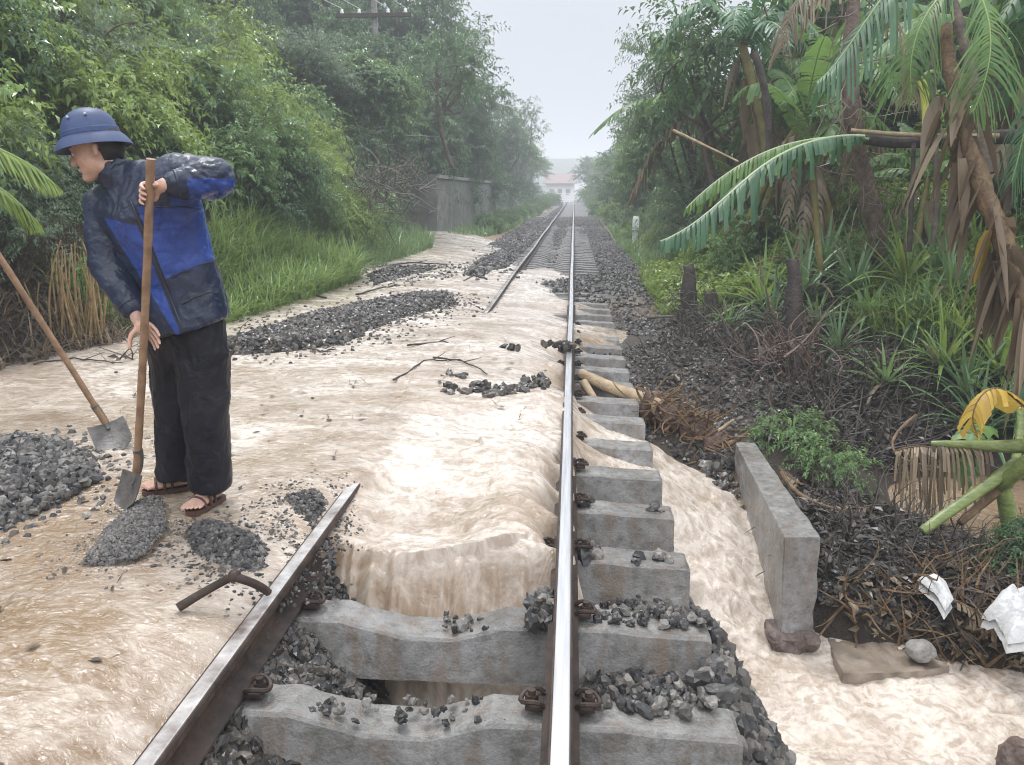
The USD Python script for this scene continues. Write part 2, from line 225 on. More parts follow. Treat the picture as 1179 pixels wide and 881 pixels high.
# ------------------------------------------------------------------ terrain
def hill_x(y):
    return np.interp(y, [-5, 3, 6, 9, 13, 20, 28, 31, 70, 150, 400], [-5.6, -5.3, -4.7, -4.35, -4.0, -4.3, -5.0, -5.25, -4.6, -5.2, -8])
GP = np.array([  # ground heights measured in the place (x, y, z)
 (-6,1,-.06),(-4,1.5,-.07),(-1.3,1.5,-.1),(-1.2,2.5,-.1),(-1.15,3.6,-.08),(-2.5,3,-.06),(-2.5,5,-.03),(-3.5,6,.02),(-1.3,4.2,-.05),(-1.1,7,-.05),(-1.2,9.6,-.07),(-1.3,11,-.1),(-2,8,-.03),(-3,8,-.01),(-3.5,10,.0),(-2.5,12,-.03),(-3,18,-.05),(-3.2,24,-.05),(-5,30,-.05),(-4,40,-.1),
 (-.5,6,-.22),(-.5,8,-.22),(-.5,12,-.27),(-.5,18,-.27),(-.5,24,-.27),(-.5,40,-.26),(-.5,120,-.24),(.3,12,-.27),(.3,18,-.27),(.3,26,-.27),(-1.3,24,-.27),(-1.4,18,-.2),(-1.4,40,-.2),(-2.2,18,-.12),(-2.4,40,-.25),(-2,80,-.25),
 (-.5,4.2,-.4),(-.5,3.5,-.45),(-.9,3.5,-.4),(-1.0,3.0,-.28),(-.85,2.6,-.3),(-.62,2.7,-.62),(-.45,2.75,-.85),(-.2,2.7,-.82),(-.5,3.1,-.95),(-.95,2.2,-.29),(-.6,2.2,-.42),(-.5,1.8,-.38),(-.1,1.9,-.36),(-.15,2.2,-.5),(-1.,1.5,-.24),*[(-1.08, yy, -.15) for yy in (1.2, 1.6, 2., 2.4, 2.8, 3.2, 3.5)],*[(-.98, yy, -.2) for yy in (1.8, 2.2, 2.6, 3.0, 3.3)],(-.5,1,-.35),(0,1,-.3),
 (.55,12,-.27),(.8,12,-.24),(1.0,12,-.28),(.55,20,-.27),(.75,20,-.24),(.55,30,-.26),(1.4,30,-.32),(1.4,12,-.3),(8,12,.8),(8,20,.6),(3,20,-.1),(1.3,60,-.25),(4,60,.1),(.6,120,-.2),(2,120,0),(12,40,.6),(14,10,.5),
 (2.5,9.8,.05),(3.2,9.1,.15),(4,9,.32),(3,10.5,.3),(4.5,8,.12),(5,9.5,.5),(6,8,.4),(5,7,-.1),(2,10.8,0),(4,12,.5),(2.5,12,.2),(3,13.2,.35),(6,10.5,.7),(7,9,.7),(.2,8,-.3),(.6,8,-.32),(1.2,8,-.16),(2,8,-.1),(3,8,-.12),(1.2,9.5,-.2),(2.2,9.8,-.12),(.3,9.5,-.24),(.3,10.5,-.26),
 (.5,6.8,-.4),(1.0,6.8,-.34),(1.3,6.4,-.28),(1.8,6.6,-.25),(2.5,7,-.35),(3.2,7,-.42),(4,6.5,-.4),(5,5,-.4),(6,3,-.4),
 (1.45,5.9,-.42),(1.5,5,-.6),(1.55,4.4,-.72),(2,5,-.62),(1.9,4.5,-.74),(2.35,4.35,-.76),(2.3,5.2,-.68),(2.9,4.6,-.7),(3.6,4.4,-.6),
 (2.6,5.9,-.85),(3.2,5.8,-.9),(3.4,5.2,-.85),(2.9,5.2,-.84),(3.6,6.2,-.7),
 (1.12,5.9,-.5),(1.16,5.3,-.74),(1.14,4.7,-.98),(.98,5.9,-.62),
 (.3,5.3,-.4),(.6,5.6,-.45),(.9,5.4,-.66),(.75,5.2,-.7),(.85,4.7,-.9),(.95,4.3,-1.12),(1.1,3.9,-1.25),
 (1.5,3.7,-1.3),(2.2,3.55,-1.3),(1.35,3,-1.35),(1.25,2.4,-1.35),(2.5,4.05,-1.0),(1.7,4.15,-1.08),(1.95,4.1,-1.06),(1.5,4.25,-1.0),(3,3.9,-1.0),(3,3.2,-1.3),(2.6,2.4,-1.3),(1.5,1,-1.3),
 (.1,3.5,-.36),(.58,3.5,-.4),(.72,3.4,-.55),(.95,3.5,-1.1),(.1,2.8,-.33),(.58,2.8,-.38),(.75,2.8,-.52),(1.0,2.8,-1.05),(.1,2,-.32),(.6,2,-.36),(.85,2.2,-.55),(1.1,2.2,-1.08),(.5,1,-.3),(1.1,1,-.8),
 (.1,4.1,-.42),(.55,4.1,-.5),(.68,4.1,-.75),(.1,4.8,-.4),(.5,4.8,-.45)], float)
_g = RBFInterpolator(GP[:, :2], GP[:, 2], kernel='linear', neighbors=24, smoothing=.001)
# heaps of washed-out ballast: outline (px), level it was measured at, height
HEAPS = {
 'left': (gpoly([(-60,505),(0,507),(50,503),(85,512),(112,530),(112,548),(60,575),(0,600),(-120,650)], .06), .075),
 'bar': (gpoly([(250,400),(300,383),(350,366),(420,350),(480,337),(522,332),(527,345),(470,364),(430,380),(395,397),(330,405),(255,409)], .06), .11),
 'upper': (gpoly([(525,318),(550,298),(585,278),(610,262),(638,240),(648,236),(620,268),(590,295),(560,318)], .0), .13),
 'back': (gpoly([(415,318),(440,308),(500,306),(520,300),(510,308),(470,318),(430,330)], .05), .12),
 'shovel': (gpoly([(92,640),(120,605),(150,582),(186,573),(192,603),(165,632),(120,645)], .05), .08),
 'gravel': (gpoly([(215,612),(240,603),(300,610),(325,622),(330,642),(300,660),(268,655),(225,632)], .02), .1),
 'rail': (gpoly([(325,572),(372,556),(395,575),(380,600),(345,606)], .02), .1),
}
def ground_h(x, y):
    x = np.asarray(x, float); y = np.asarray(y, float); s = x.shape; P = np.stack([x.ravel(), y.ravel()], 1)
    xc = np.clip(P[:, 0], -6, 14); yc = np.clip(P[:, 1], 1, 120)
    z = _g(np.stack([xc, yc], 1))
    hx = hill_x(P[:, 1]); d = hx-P[:, 0]
    near = 1-smooth01(150, 230, P[:, 1])
    z = z+near*np.where(d > 0, 11*(1-np.exp(-np.maximum(d, 0)*.085)), 0)
    dr = P[:, 0]-(7+np.maximum(0, 8-P[:, 1])*.3); z = z+near*np.where(dr > 0, 5*(1-np.exp(-np.maximum(dr, 0)*.06)), 0)
    for k, (poly, h) in HEAPS.items():
        ins = in_poly(P, poly); 
        if ins.any():
            dd = np.where(ins, poly_dist(P, poly), 0); z = z+ins*(h*np.minimum(1, (dd/max(.16, h*1.6)))**.7+.03*(ins))
    q = np.c_[P, np.zeros(len(P))]
    z = z+.05*(fbm(q*2.3, 4, 3)-.5)*(1-smooth01(20, 40, P[:, 1]))
    z = z+15*smooth01(210, 330, P[:, 1])*(.6+.8*fbm(q*[.009, .002, 0], 4, 9))
    return z.reshape(s)
def grid_mesh(X, Y, Z):
    n, m = X.shape; v = np.stack([X, Y, Z], -1).reshape(-1, 3); i, j = np.meshgrid(np.arange(n-1), np.arange(m-1), indexing='ij'); a = i*m+j
    f = np.stack([a, a+1, a+m+1, a+m], -1).reshape(-1, 4)
    return v, np.vstack([f[:, [0, 1, 2]], f[:, [0, 2, 3]]])
gy = np.r_[np.linspace(-6, 1.2, 12)[:-1], np.linspace(1.2, 12, 300)[:-1], np.geomspace(12, 480, 110)]
gx = np.r_[-np.geomspace(260, 6, 40)[:-1], np.linspace(-6, 6, 330), np.geomspace(6, 260, 40)[1:]]
X, Y = np.meshgrid(gx, gy); Z = ground_h(X, Y)
v, f = grid_mesh(X, Y, Z)
x, y = v[:, 0], v[:, 1]
nz = fbm(np.c_[x*1.1, y*1.1, 0*x], 4, 21)
mud, gravelc, litter, green = np.array([.26, .18, .105]), np.array([.12, .115, .11]), np.array([.05, .037, .027]), np.array([.03, .05, .018])
soil = np.tile(mud, (len(v), 1))
def lay(col, w):
    global soil
    soil = soil*(1-w[:, None])+col*w[:, None]
lay(gravelc, ((x > -2.4) & (x < 1.5))*smooth01(11, 14, y)); lay(gravelc*.8, smooth01(-1.1, -1.0, x)*(1-smooth01(.75, .95, x))*(1-smooth01(9, 11, y)))
for k, (poly, h) in HEAPS.items(): lay(gravelc, in_poly(v[:, :2], poly)*1.)
lay(litter, smooth01(hill_x(y)+.25, hill_x(y)-.1, x)*1. if False else (1-smooth01(-.1, .35, x-hill_x(y)+.5*(nz-.5))))
right = smooth01(.45, .7, x+.3*(nz-.5))*(smooth01(5.5, 5.9, y)); right = np.maximum(right, smooth01(1.3, 1.4, x)*smooth01(3.8, 4.1, y))
lay(litter, right*(1-smooth01(11, 13, y))); lay(green*.9, smooth01(1.3, 1.7, x)*smooth01(11, 13, y))
lay(green*1.3, smooth01(180, 230, y))
obj('ground', (v, f), ground_m, smooth=True, label='muddy ground beside the washed-out track', kind='structure', attrs={'soil': (T.Color3fArray, soil)})

# ------------------------------------------------------------------ flood water
WP = np.array([
 (-7,1,.0),(-4,1.5,.0),(-1.3,1.5,-.035),(-1.2,2.5,-.035),(-1.13,3.2,-.03),(-1.13,3.6,-.005),(-2.5,3,.0),(-2.5,5,.025),(-3.5,6,.045),(-1.4,4.2,.03),(-1.07,4.0,.03),(-1.07,4.9,.04),(-1.07,7,.035),(-1.07,9.5,.012),(-1.07,10.3,-.02),(-1.07,12,-.06),(-2,8,.04),(-3,8,.05),(-3.6,10,.06),(-2.5,12,.03),(-3,18,.02),(-3.2,24,.02),(-3.6,28,.03),(-4.5,31,.03),(-2,14,-.02),(-1.6,18,-.15),(-1.6,26,-.3),(-2.2,30,-.3),
 (-.5,6,.025),(-.5,8,.03),(-.5,10,-.02),(-.5,14,-.1),(-.5,17.5,-.17),(-.5,21,-.3),(-.5,40,-.5),(-.05,5.8,.012),(-.05,7,.01),(-.05,9,-.01),(-.05,12,-.08),(-.05,16,-.14),
 (-1.0,4.4,.02),(-.8,4.6,.0),(-.95,3.95,-.07),(-.9,3.5,-.115),(-.5,3.5,-.1),(-.1,3.5,-.085),(-.5,3.8,-.085),(-.1,3.8,-.075),(-.5,4.2,-.06),(-.15,4.3,-.055),(-.5,5,-.035),(-.15,5,-.03),(-.7,5.3,.0),
 (.05,6,-.03),(.05,5.5,-.02),(.05,5.05,-.06),(.13,6,-.26),(.13,5.62,-.13),(.13,5.3,-.2),(.13,5.0,-.17),(.3,5.9,-.32),(.3,5.6,-.19),(.3,5.3,-.26),(.3,5.02,-.22),(.58,5.9,-.4),(.58,5.6,-.26),(.58,5.3,-.34),(.6,5.05,-.32),(.75,5.3,-.45),(.8,4.85,-.6),(.92,5.5,-.5),(1.08,5.4,-.6),(.9,4.45,-.8),(1.12,4.6,-.84),(1.05,4.15,-1.0),(1.3,4.25,-1.0),(.95,3.9,-1.03),(1.3,3.8,-1.035),(2,3.8,-1.035),(2.6,3.7,-1.035),(1.5,3,-1.08),(1.2,2.4,-1.14),(3.2,4,-1.035),(3,2,-1.1),(.9,3.2,-1.06),
 *[(xx, yy, zz) for yy in (3.35, 3.7, 4.1, 4.5, 4.85) for xx, zz in ((-.03, -.085+.02*(yy-3.35)), (.045, -.095+.02*(yy-3.35)))],(.13,4.8,-.45),(.13,4.1,-1.0),(.13,3.8,-1.1),(.12,4.5,-.7),(.5,4.5,-.8),(.12,3.5,-1.1),(.6,3.5,-1.1),(.2,2.5,-1.15),(.2,1.4,-1.15),(.3,6.2,-.3),(.7,6.3,-.55),(1.1,6.2,-.7),(.1,7,-.4),(.12,9.3,-.14),(.4,9.5,-.17),(.5,10.2,-.19),(.7,9.7,-.26),(.3,8.7,-.32),(.3,11,-.35),(1.2,9,-.5),(2,7,-.8),(5,8,-.8),(3,14,-.8),(.5,14,-.5),(.5,30,-.6),(4,30,-.8)], float)
_w = RBFInterpolator(WP[:, :2], WP[:, 2], kernel='linear', neighbors=20, smoothing=.0005)
ty = np.r_[1.25+np.cumsum(np.r_[0, np.full(1, .006)])]
rows = [1.25]
while rows[-1] < 34:
    yy = rows[-1]; rows.append(yy+np.clip(yy*yy/(F*1.45)*1.15, .0062, .4))
rows = np.array(rows); cols = np.linspace(-1, 1, 640)
YY = np.repeat(rows[:, None], len(cols), 1)
xl, xr = -np.minimum(1.0+.86*rows, 8.0), np.minimum(.75+.62*rows, 3.2)
XX = xl[:, None]+(xr-xl)[:, None]*(cols[None]+1)/2
x, y = XX.ravel(), YY.ravel(); q = np.c_[x, y, 0*x]
z = _w(np.c_[x, np.minimum(y, 40)])
# the weir between the rails: a curling drop over the buried sleepers
xc = np.clip(x, -1.1, 0); n1 = fbm(np.c_[x*5, 0*x, 0*x], 3, 31)
crest = 3.3+.05*smooth01(-.45, -.05, x)+.12*smooth01(-.8, -1.0, x)+.07*(n1-.5)+.05*(noise(np.c_[x*17, 0*x, 0*x+3], 5)-.5)+.03*(noise(np.c_[x*41, 0*x, 0*x], 6)-.5)
base = -.66+.03*(fbm(q*6, 3, 2)-.5)
t = np.clip((crest-y)/.3, 0, 1)
zf = z+(base-z)*np.where(t < 1, t**1.7, 1)
cm = smooth01(-1.1, -1.055, x)*(1-smooth01(-.045, .0, x))*(y < crest)
z = z*(1-cm)+np.minimum(z, zf)*cm
under = smooth01(-1.03, -.98, x)*(1-smooth01(-.03, .03, x))
# how rough the surface is
turb = .22+.5*under*smooth01(5.9, 5.0, y)*(y > 3.0)+.75*smooth01(.03, .2, x)*(1-smooth01(6, 6.4, y))+.35*np.exp(-((y-5.3-.4*(x+.5))/.45)**2)*(x > -2.2)*(x < .05)
chute = np.exp(-(((x+.86+.12*(y-4.2))/.16)**2+((y-4.35)/.6)**2)); turb = np.maximum(turb, chute*.95)
warp = fbm(q*1.7, 3, 61); warp2 = fbm(q*[5, 5, 1], 3, 62)
ww = np.c_[x*2.4-y*.8, y*4.4+x*1.2, 0*x]; r1 = ridged(ww*1.5+warp[:, None]*1.6, 3, 41)
w2 = np.c_[x*9-y*1.5, y*12.5+x*1.5, 0*x]; r2 = ridged(w2+warp[:, None]*5+warp2[:, None]*2.2, 3, 51); r3 = ridged(np.c_[x*26+y*3, y*32-x*3, 0*x]+warp2[:, None]*6, 2, 52)
amp = turb*np.clip(1.1-y/40, .4, 1); calm = .45+.9*smooth01(.42, .6, fbm(q*[.9, 1.3, 1], 3, 66))
z = z+amp*.062*(r1-.55)+(.013*amp+.0018*calm)*(r2-.5)+(.005*amp+.0004*calm)*(r3-.5)
z = z-.03*np.exp(-(((x+.06)/.05)**2))*(y > 3.8)*(y < 4.6)
steep = np.zeros_like(z)
Zg = z.reshape(XX.shape); dz = np.gradient(Zg, axis=0)/np.gradient(YY, axis=0); steep = np.abs(dz).ravel()
inset = smooth01(.1, .45, r1-.45)
foam_and_sheen = -.03+.19*turb+.3*chute+.34*(r2-.5)*calm+.12*(r1-.5)+.12*cm*(t > .97)+.12*np.exp(-((y-crest+.28)/.06)**2)*cm-.14*cm*smooth01(.0, .25, t)*(1-smooth01(.8, 1, t))
foam_and_sheen += .13*np.exp(-((y-4.3+.8*(warp-.5))/.85)**2)*smooth01(-1.1, -.6, x+.5*(warp-.5))*smooth01(.05, -.05, x)*(r2-.2)+.12*smooth01(3.6, 6.5, y)*(x < .1)-.2*smooth01(-1.2, -1.9, x)*smooth01(4.6, 2.6, y)  # farther water whitened in colour to stand for reflected sky, besides real froth
right_fall = smooth01(.2, .7, x)*(1-smooth01(5.6, 6, y)); foam_and_sheen += .16*right_fall*(r1-.15)
# distance along the surface, shortened where it falls so that streaks run down the drops
step = np.sqrt((.3*np.diff(Zg, axis=0))**2+np.diff(YY, axis=0)**2); arc = np.vstack([-np.cumsum(step[::-1], axis=0)[::-1], np.zeros((1, step.shape[1]))]).ravel()
flow = np.c_[x*(.9+.5*right_fall)-y*.1, arc*(1.15-.55*right_fall*0)+x*.12, 0*x]
Gw = ground_h(x, y)
keep = (z > Gw-.06).reshape(XX.shape)
v, f = grid_mesh(XX, YY, Zg)
kf = keep.ravel()[f].any(1); f = f[kf]
# keep the water out of the steel: nothing inside the near left rail's web
idx = np.unique(f); remap = -np.ones(len(v), int); remap[idx] = np.arange(len(idx))
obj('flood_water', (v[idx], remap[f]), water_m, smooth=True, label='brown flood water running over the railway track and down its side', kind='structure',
    attrs={'foam_and_sheen': (T.FloatArray, foam_and_sheen[idx]), 'flow': (T.Float3Array, flow[idx])})
# the still pool behind the debris bank
px_, py_ = np.meshgrid(np.linspace(2.0, 4.6, 120), np.linspace(4.7, 6.9, 110)); qq = np.c_[px_.ravel(), py_.ravel(), 0*px_.ravel()]
pz_ = -.7+.008*(ridged(qq*[3, 5, 1], 3, 77)-.5)
pk = (pz_ > ground_h(px_, py_).ravel()-.05)
v, f = grid_mesh(px_, py_, pz_.reshape(px_.shape)); f = f[pk[f].any(1)]
idx = np.unique(f); remap = -np.ones(len(v), int); remap[idx] = np.arange(len(idx)); v, f, qq = v[idx], remap[f], qq[idx]
obj('pool_water', (v, f), water_m, smooth=True, label='shallow brown pool behind the heap of debris', kind='structure', attrs={'foam_and_sheen': (T.FloatArray, np.full(len(v), -.12)), 'flow': (T.Float3Array, qq)})

# ------------------------------------------------------------------ track
def rail_profile():
    pts = [(-.057,-.14),(.057,-.14),(.057,-.131),(.02,-.117),(.0075,-.105),(.0065,-.045),(.014,-.038),(.034,-.033),(.035,-.008),(.03,-.002),(-.03,-.002),(-.035,-.008),(-.034,-.033),(-.014,-.038),(-.0065,-.045),(-.0075,-.105),(-.02,-.117),(-.057,-.131)]
    return np.array(pts)
def sweep(prof, path):
    path = np.asarray(path, float); n, k = len(path), len(prof)
    v = np.zeros((n, k, 3)); v[:, :, 0] = path[:, 0:1]+prof[None, :, 0]; v[:, :, 1] = path[:, 1:2]; v[:, :, 2] = path[:, 2:3]+prof[None, :, 1]
    i, j = np.meshgrid(np.arange(n-1), np.arange(k), indexing='ij'); a, b = i*k+j, i*k+(j+1) % k
    f = np.stack([a, b, b+k, a+k], -1).reshape(-1, 4); f = np.vstack([f[:, [0, 1, 2]], f[:, [0, 2, 3]]])
    from shapely.geometry import Polygon
    c, ft = trimesh.creation.triangulate_polygon(Polygon(prof), engine='earcut')
    return trimesh.Trimesh(np.vstack([v.reshape(-1, 3)]), f, process=False)
ys = np.r_[np.linspace(.6, 14, 60), np.linspace(15, 130, 60)]
def rail_z(y): return .012*smooth01(30, 120, y)*0
def make_rail(xf, label, top):
    t = thing('rail', label, 'rail', group='rails of the flooded track')
    path = np.c_[xf(ys), ys, 0*ys]
    obj('rail_body', sweep(rail_profile(), path), rust, t)
    band = np.array([(-.024,-.0035),(.026,-.0035),(.0255,.0),(.02,.0022),(-.018,.0022),(-.0235,.0)])
    obj('running_surface', sweep(band, path), top, t, smooth=30)
    for y0 in (16.4, 29.):
        for s in (-1, 1):
            fp = box(.018, .5, .07, (float(xf(np.array([y0]))[0])+s*.02, y0, -.075), .004); obj('fishplate', fp, rust, t)
    return t
make_rail(lambda y: 0*y+.004*np.sin(y*.7), 'right rail, wet shining top running straight to the far hills', steel)
make_rail(lambda y: -1.07-.012*np.sin((y-1)*.5), 'left rail, dipping under the brown water beside the man and rising again behind', noisy('wet_brown_rail_top', (.12, .095, .08), (.5, .48, .46), scale=7, rough=.12, rough2=.3, bump=.1, spec=.9))

def sleeper_mesh(x0=-1.62, x1=.56):
    xs = [x0, x0+.06, -1.42, -1.3, -.86, -.62, -.42, -.22, .2, .3, x1-.015, x1]; zt = [-.19, -.182, -.172, -.162, -.16, -.222, -.225, -.165, -.16, -.172, -.18, -.188]
    rows_ = []
    for xx, zz in zip(xs, zt):
        wt, wb, zb = .085, .125, -.385
        rows_.append([(xx, -wb, zb), (xx, -wb+.004, zb+.03), (xx, -wt-.004, zz-.012), (xx, -wt+.01, zz), (xx, wt-.01, zz), (xx, wt+.004, zz-.012), (xx, wb-.004, zb+.03), (xx, wb, zb)])
    V = np.array(rows_); n, k = V.shape[:2]; i, j = np.meshgrid(np.arange(n-1), np.arange(k), indexing='ij'); a, b = i*k+j, i*k+(j+1) % k
    f = np.stack([a, a+k, b+k, b], -1).reshape(-1, 4); f = np.vstack([f[:, [0, 1, 2]], f[:, [0, 2, 3]]])
    caps = [[0, q, q+1] for q in range(1, k-1)]+[[(n-1)*k, (n-1)*k+q+1, (n-1)*k+q] for q in range(1, k-1)]
    return trimesh.Trimesh(V.reshape(-1, 3), np.vstack([f, caps]), process=False)
def fastener(xc, s):
    """a bolted clip on one side of a rail foot; s = which side"""
    a = box(.075, .11, .02, (xc+s*.085, 0, -.135), .004)
    b = trimesh.creation.cylinder(.016, .055, sections=10); b.apply_translation((xc+s*.098, 0, -.1))
    nut = trimesh.creation.cylinder(.027, .026, sections=6); nut.apply_translation((xc+s*.098, 0, -.108))
    arc = spline([(xc+s*.05, -.05, -.118), (xc+s*.1, -.055, -.1), (xc+s*.14, -.02, -.118), (xc+s*.13, .03, -.112), (xc+s*.09, .055, -.098), (xc+s*.05, .05, -.118)], 14)
    m = cat_([a, b, nut, tube(arc, .011, 6)]); o = np.array([xc+s*.06, 0, -.14]); m.vertices = (m.vertices-o)*[.8, .72, .72]+o; return m
sl = sleeper_mesh(); sl_far = sl.copy()
_v, _f = trimesh.remesh.subdivide_to_size(sl.vertices, sl.faces, .045); sl = trimesh.Trimesh(_v, _f); sl.merge_vertices()
sl.vertices = sl.vertices+sl.vertex_normals*((fbm(sl.vertices*24, 4, 5)-.5)*.007-.004*smooth01(.55, .7, fbm(sl.vertices*9, 3, 6)))[:, None]
SY = [2.34+.592*k for k in range(0, 100)]
def rail_clip_parts(t):
    for xc in (0., -1.07):
        for s in (-1, 1): obj('rail_clip', fastener(xc, s), rust, t)
src = proto('concrete_sleeper'); obj('sleeper_body', sl, concrete, src, smooth=35); rail_clip_parts(src)
src2 = proto('far_sleeper'); obj('sleeper_body', sl_far, concrete, src2, smooth=35)
SLAB = ['concrete sleeper at the bottom edge of the picture, half covered by dark stones', 'bare concrete sleeper standing clear under both rails in front of the brown waterfall', 'concrete sleeper whose end stands right behind the stone-covered one, with a white wet top',
        'third clear sleeper end from the waterfall, black clip on its top', 'sleeper end with a small stone on top, fourth from the waterfall', 'low sleeper end where the flood starts to pour over the right rail', 'sleeper end streaming with brown water over its face', 'sleeper end just nearer than the fallen pale log', 'sleeper end under the pale fallen log', 'sleeper end just beyond the fallen pale log', 'farthest sleeper end of the row before the dark stones']
for k, yy in enumerate(SY):
    if yy > 62: break
    jz, jr = (rng.uniform(-.006, .006), rng.uniform(-.6, .6)) if k > 1 else (0, 0)
    g = None if k < len(SLAB) else ('sleepers under the shallow water' if yy < 18 else 'sleepers of the far dry track')
    lab = SLAB[k] if k < len(SLAB) else ('concrete sleeper half hidden by flood water, its end showing right of the rail' if yy < 18 else 'distant concrete sleeper bedded in grey ballast of the far track')
    inst(src if k < 14 else src2, 'concrete_sleeper', lab, 'sleeper', (0, yy, jz), jr, group=g)

# ------------------------------------------------------------------ stones
_ico = trimesh.creation.icosphere(subdivisions=1); _ico0 = trimesh.creation.icosphere(subdivisions=0)
def stones(P, size, seed, hi=False, flat=.7):
    r = np.random.default_rng(seed); base = _ico if hi else _ico0; nv = len(base.vertices); n = len(P)
    V = base.vertices[None]*(1+r.uniform(-.34, .3, (n, nv, 1)))
    A = r.normal(size=(n, 3, 3)); Q, _ = np.linalg.qr(A)
    V = V*(np.stack([r.uniform(.75, 1.25, n), r.uniform(.7, 1.1, n), r.uniform(.45, .85, n)*flat/.7], 1)[:, None])
    V = np.einsum('nij,nvj->nvi', Q, V)*np.broadcast_to(size, (n,))[:, None, None]+P[:, None]
    return V.reshape(-1, 3), (base.faces[None]+(np.arange(n)*nv)[:, None, None]).reshape(-1, 3)
def scatter(poly, n, seed):
    r = np.random.default_rng(seed); lo, hi = np.min(poly, 0), np.max(poly, 0); out = []
    while sum(map(len, out)) < n:
        c = r.uniform(lo, hi, (n*3, 2)); out.append(c[in_poly(c, poly)])
    return np.vstack(out)[:n]
def stone_bed(name, poly, n, s0, s1, m, label, seed, lift=.2, cat=None, hi=False, stray=0, spread=.16):
    r = np.random.default_rng(seed+5); c = scatter(poly, n, seed); s = s0*(s1/s0)**(r.random(n)**1.6)
    P = np.c_[c, ground_h(c[:, 0], c[:, 1])+s*lift]
    if stray:   # stones rolled out of the heap, half sunk in the water
        k = r.integers(0, n, stray); e = c[k]+r.normal(size=(stray, 2))*spread; e = e[~in_poly(e, poly)]; se = s0*(s1/s0)**(r.random(len(e))*.7); P = np.vstack([P, np.c_[e, _w(e)+se*r.uniform(-.35, .25, len(e))]]); s = np.r_[s, se]
    return obj(name, stones(P, s, seed, hi), m, kind='stuff', label=label, cat=cat or 'gravel')
stone_bed('ballast_heap', HEAPS['left'][0], 3600, .012, .036, stone, 'heap of grey ballast stones at the left edge near the leaning shovel', 1, stray=1500)
stone_bed('ballast_heap', HEAPS['bar'][0], 7500, .016, .042, dark_stone, 'long dark gravel bar between the flood water and the tall grass', 2, stray=2600, spread=.3)
stone_bed('ballast_heap', HEAPS['upper'][0], 3800, .03, .08, stone, 'strip of grey ballast left of the far track', 3, stray=1400, spread=.4)
stone_bed('ballast_heap', HEAPS['back'][0], 700, .02, .05, dark_stone, 'low bank of dark stones at the foot of the bushes', 4, stray=700, spread=.4)
stone_bed('fine_gravel', HEAPS['shovel'][0], 3500, .005, .013, grit, 'small bank of grey grit under the shovel blade', 5, stray=2600, spread=.1)
stone_bed('fine_gravel', HEAPS['gravel'][0], 3200, .006, .02, stone, 'patch of fine dark gravel in front of the man', 6, stray=2600, spread=.1)
stone_bed('fine_gravel', HEAPS['rail'][0], 1300, .006, .018, stone, 'thin patch of gravel against the left rail end', 7, stray=1500, spread=.1)
R = np.array
stone_bed('track_ballast', R([(.06,1.4),(.62,1.4),(.72,2.2),(.7,3.2),(.66,3.75),(.5,4.3),(.06,4.5)]), 2400, .013, .034, stone, 'grey ballast stones packed between the near sleeper ends', 8, hi=True)
stone_bed('ballast_slope', R([(.6,1.4),(1.25,1.4),(1.12,2.3),(1.0,2.9),(.88,3.5),(.72,3.9),(.62,3.6)]), 2300, .02, .055, stone, 'slope of loose stones falling to the stream at bottom right', 9, hi=True)
stone_bed('track_ballast', R([(-1.1,1.4),(-.3,1.4),(-.42,2.25),(-.6,2.5),(-.52,2.62),(-.72,2.95),(-.85,3.25),(-.98,3.6),(-1.1,3.6)]), 2900, .014, .036, dark_stone, 'dark wet ballast under the left rail by the nearest sleepers', 10, hi=True)
stone_bed('track_ballast', R([(-.25,1.6),(-.04,1.6),(-.04,2.6),(-.16,2.6)]), 330, .014, .032, stone, 'stones left of the right rail beside the nearest sleeper', 11, hi=True)
stone_bed('track_ballast', R([(.08,10.2),(1.35,9.6),(1.5,13),(1.5,22),(1.4,60),(.08,60),(.08,14)]), 13000, .022, .048, stone, 'grey ballast shoulder right of the far rail', 12)
stone_bed('track_ballast', R([(-1.5,13.6),(.05,13.6),(.05,60),(-1.6,60)]), 11500, .022, .048, stone, 'grey ballast between the far rails', 13)
stone_bed('track_ballast', R([(-2.6,24),(-1.5,19),(-1.5,60),(-2.8,60)]), 4000, .03, .06, stone, 'grey ballast on the far left shoulder', 14)
stone_bed('dark_rubble', R([(.12,6.35),(.75,6.2),(1.0,5.7),(1.4,5.9),(1.8,6.6),(1.5,7.2),(2.6,8),(2.6,10.2),(1.3,10.3),(.75,9.2),(.1,8.7)]), 5500, .012, .034, dark_stone, 'dark stony rubble washed against the sleeper ends on the right', 15)
stone_bed('dark_rubble', R([(1.0,6.3),(1.0,5.5),(1.1,4.6),(1.2,4.3),(1.2,6.3)]), 300, .02, .055, dark_stone, 'dark stones on the stream side of the leaning concrete wall', 16, hi=True)
stone_bed('dark_rubble', R([(1.45,4.4),(2.0,4.2),(2.7,4.15),(2.9,4.7),(2.3,5.2),(1.5,5.6)]), 2200, .012, .04, stone, 'wet grey gravel in the debris heap behind the concrete slab', 17, hi=True)
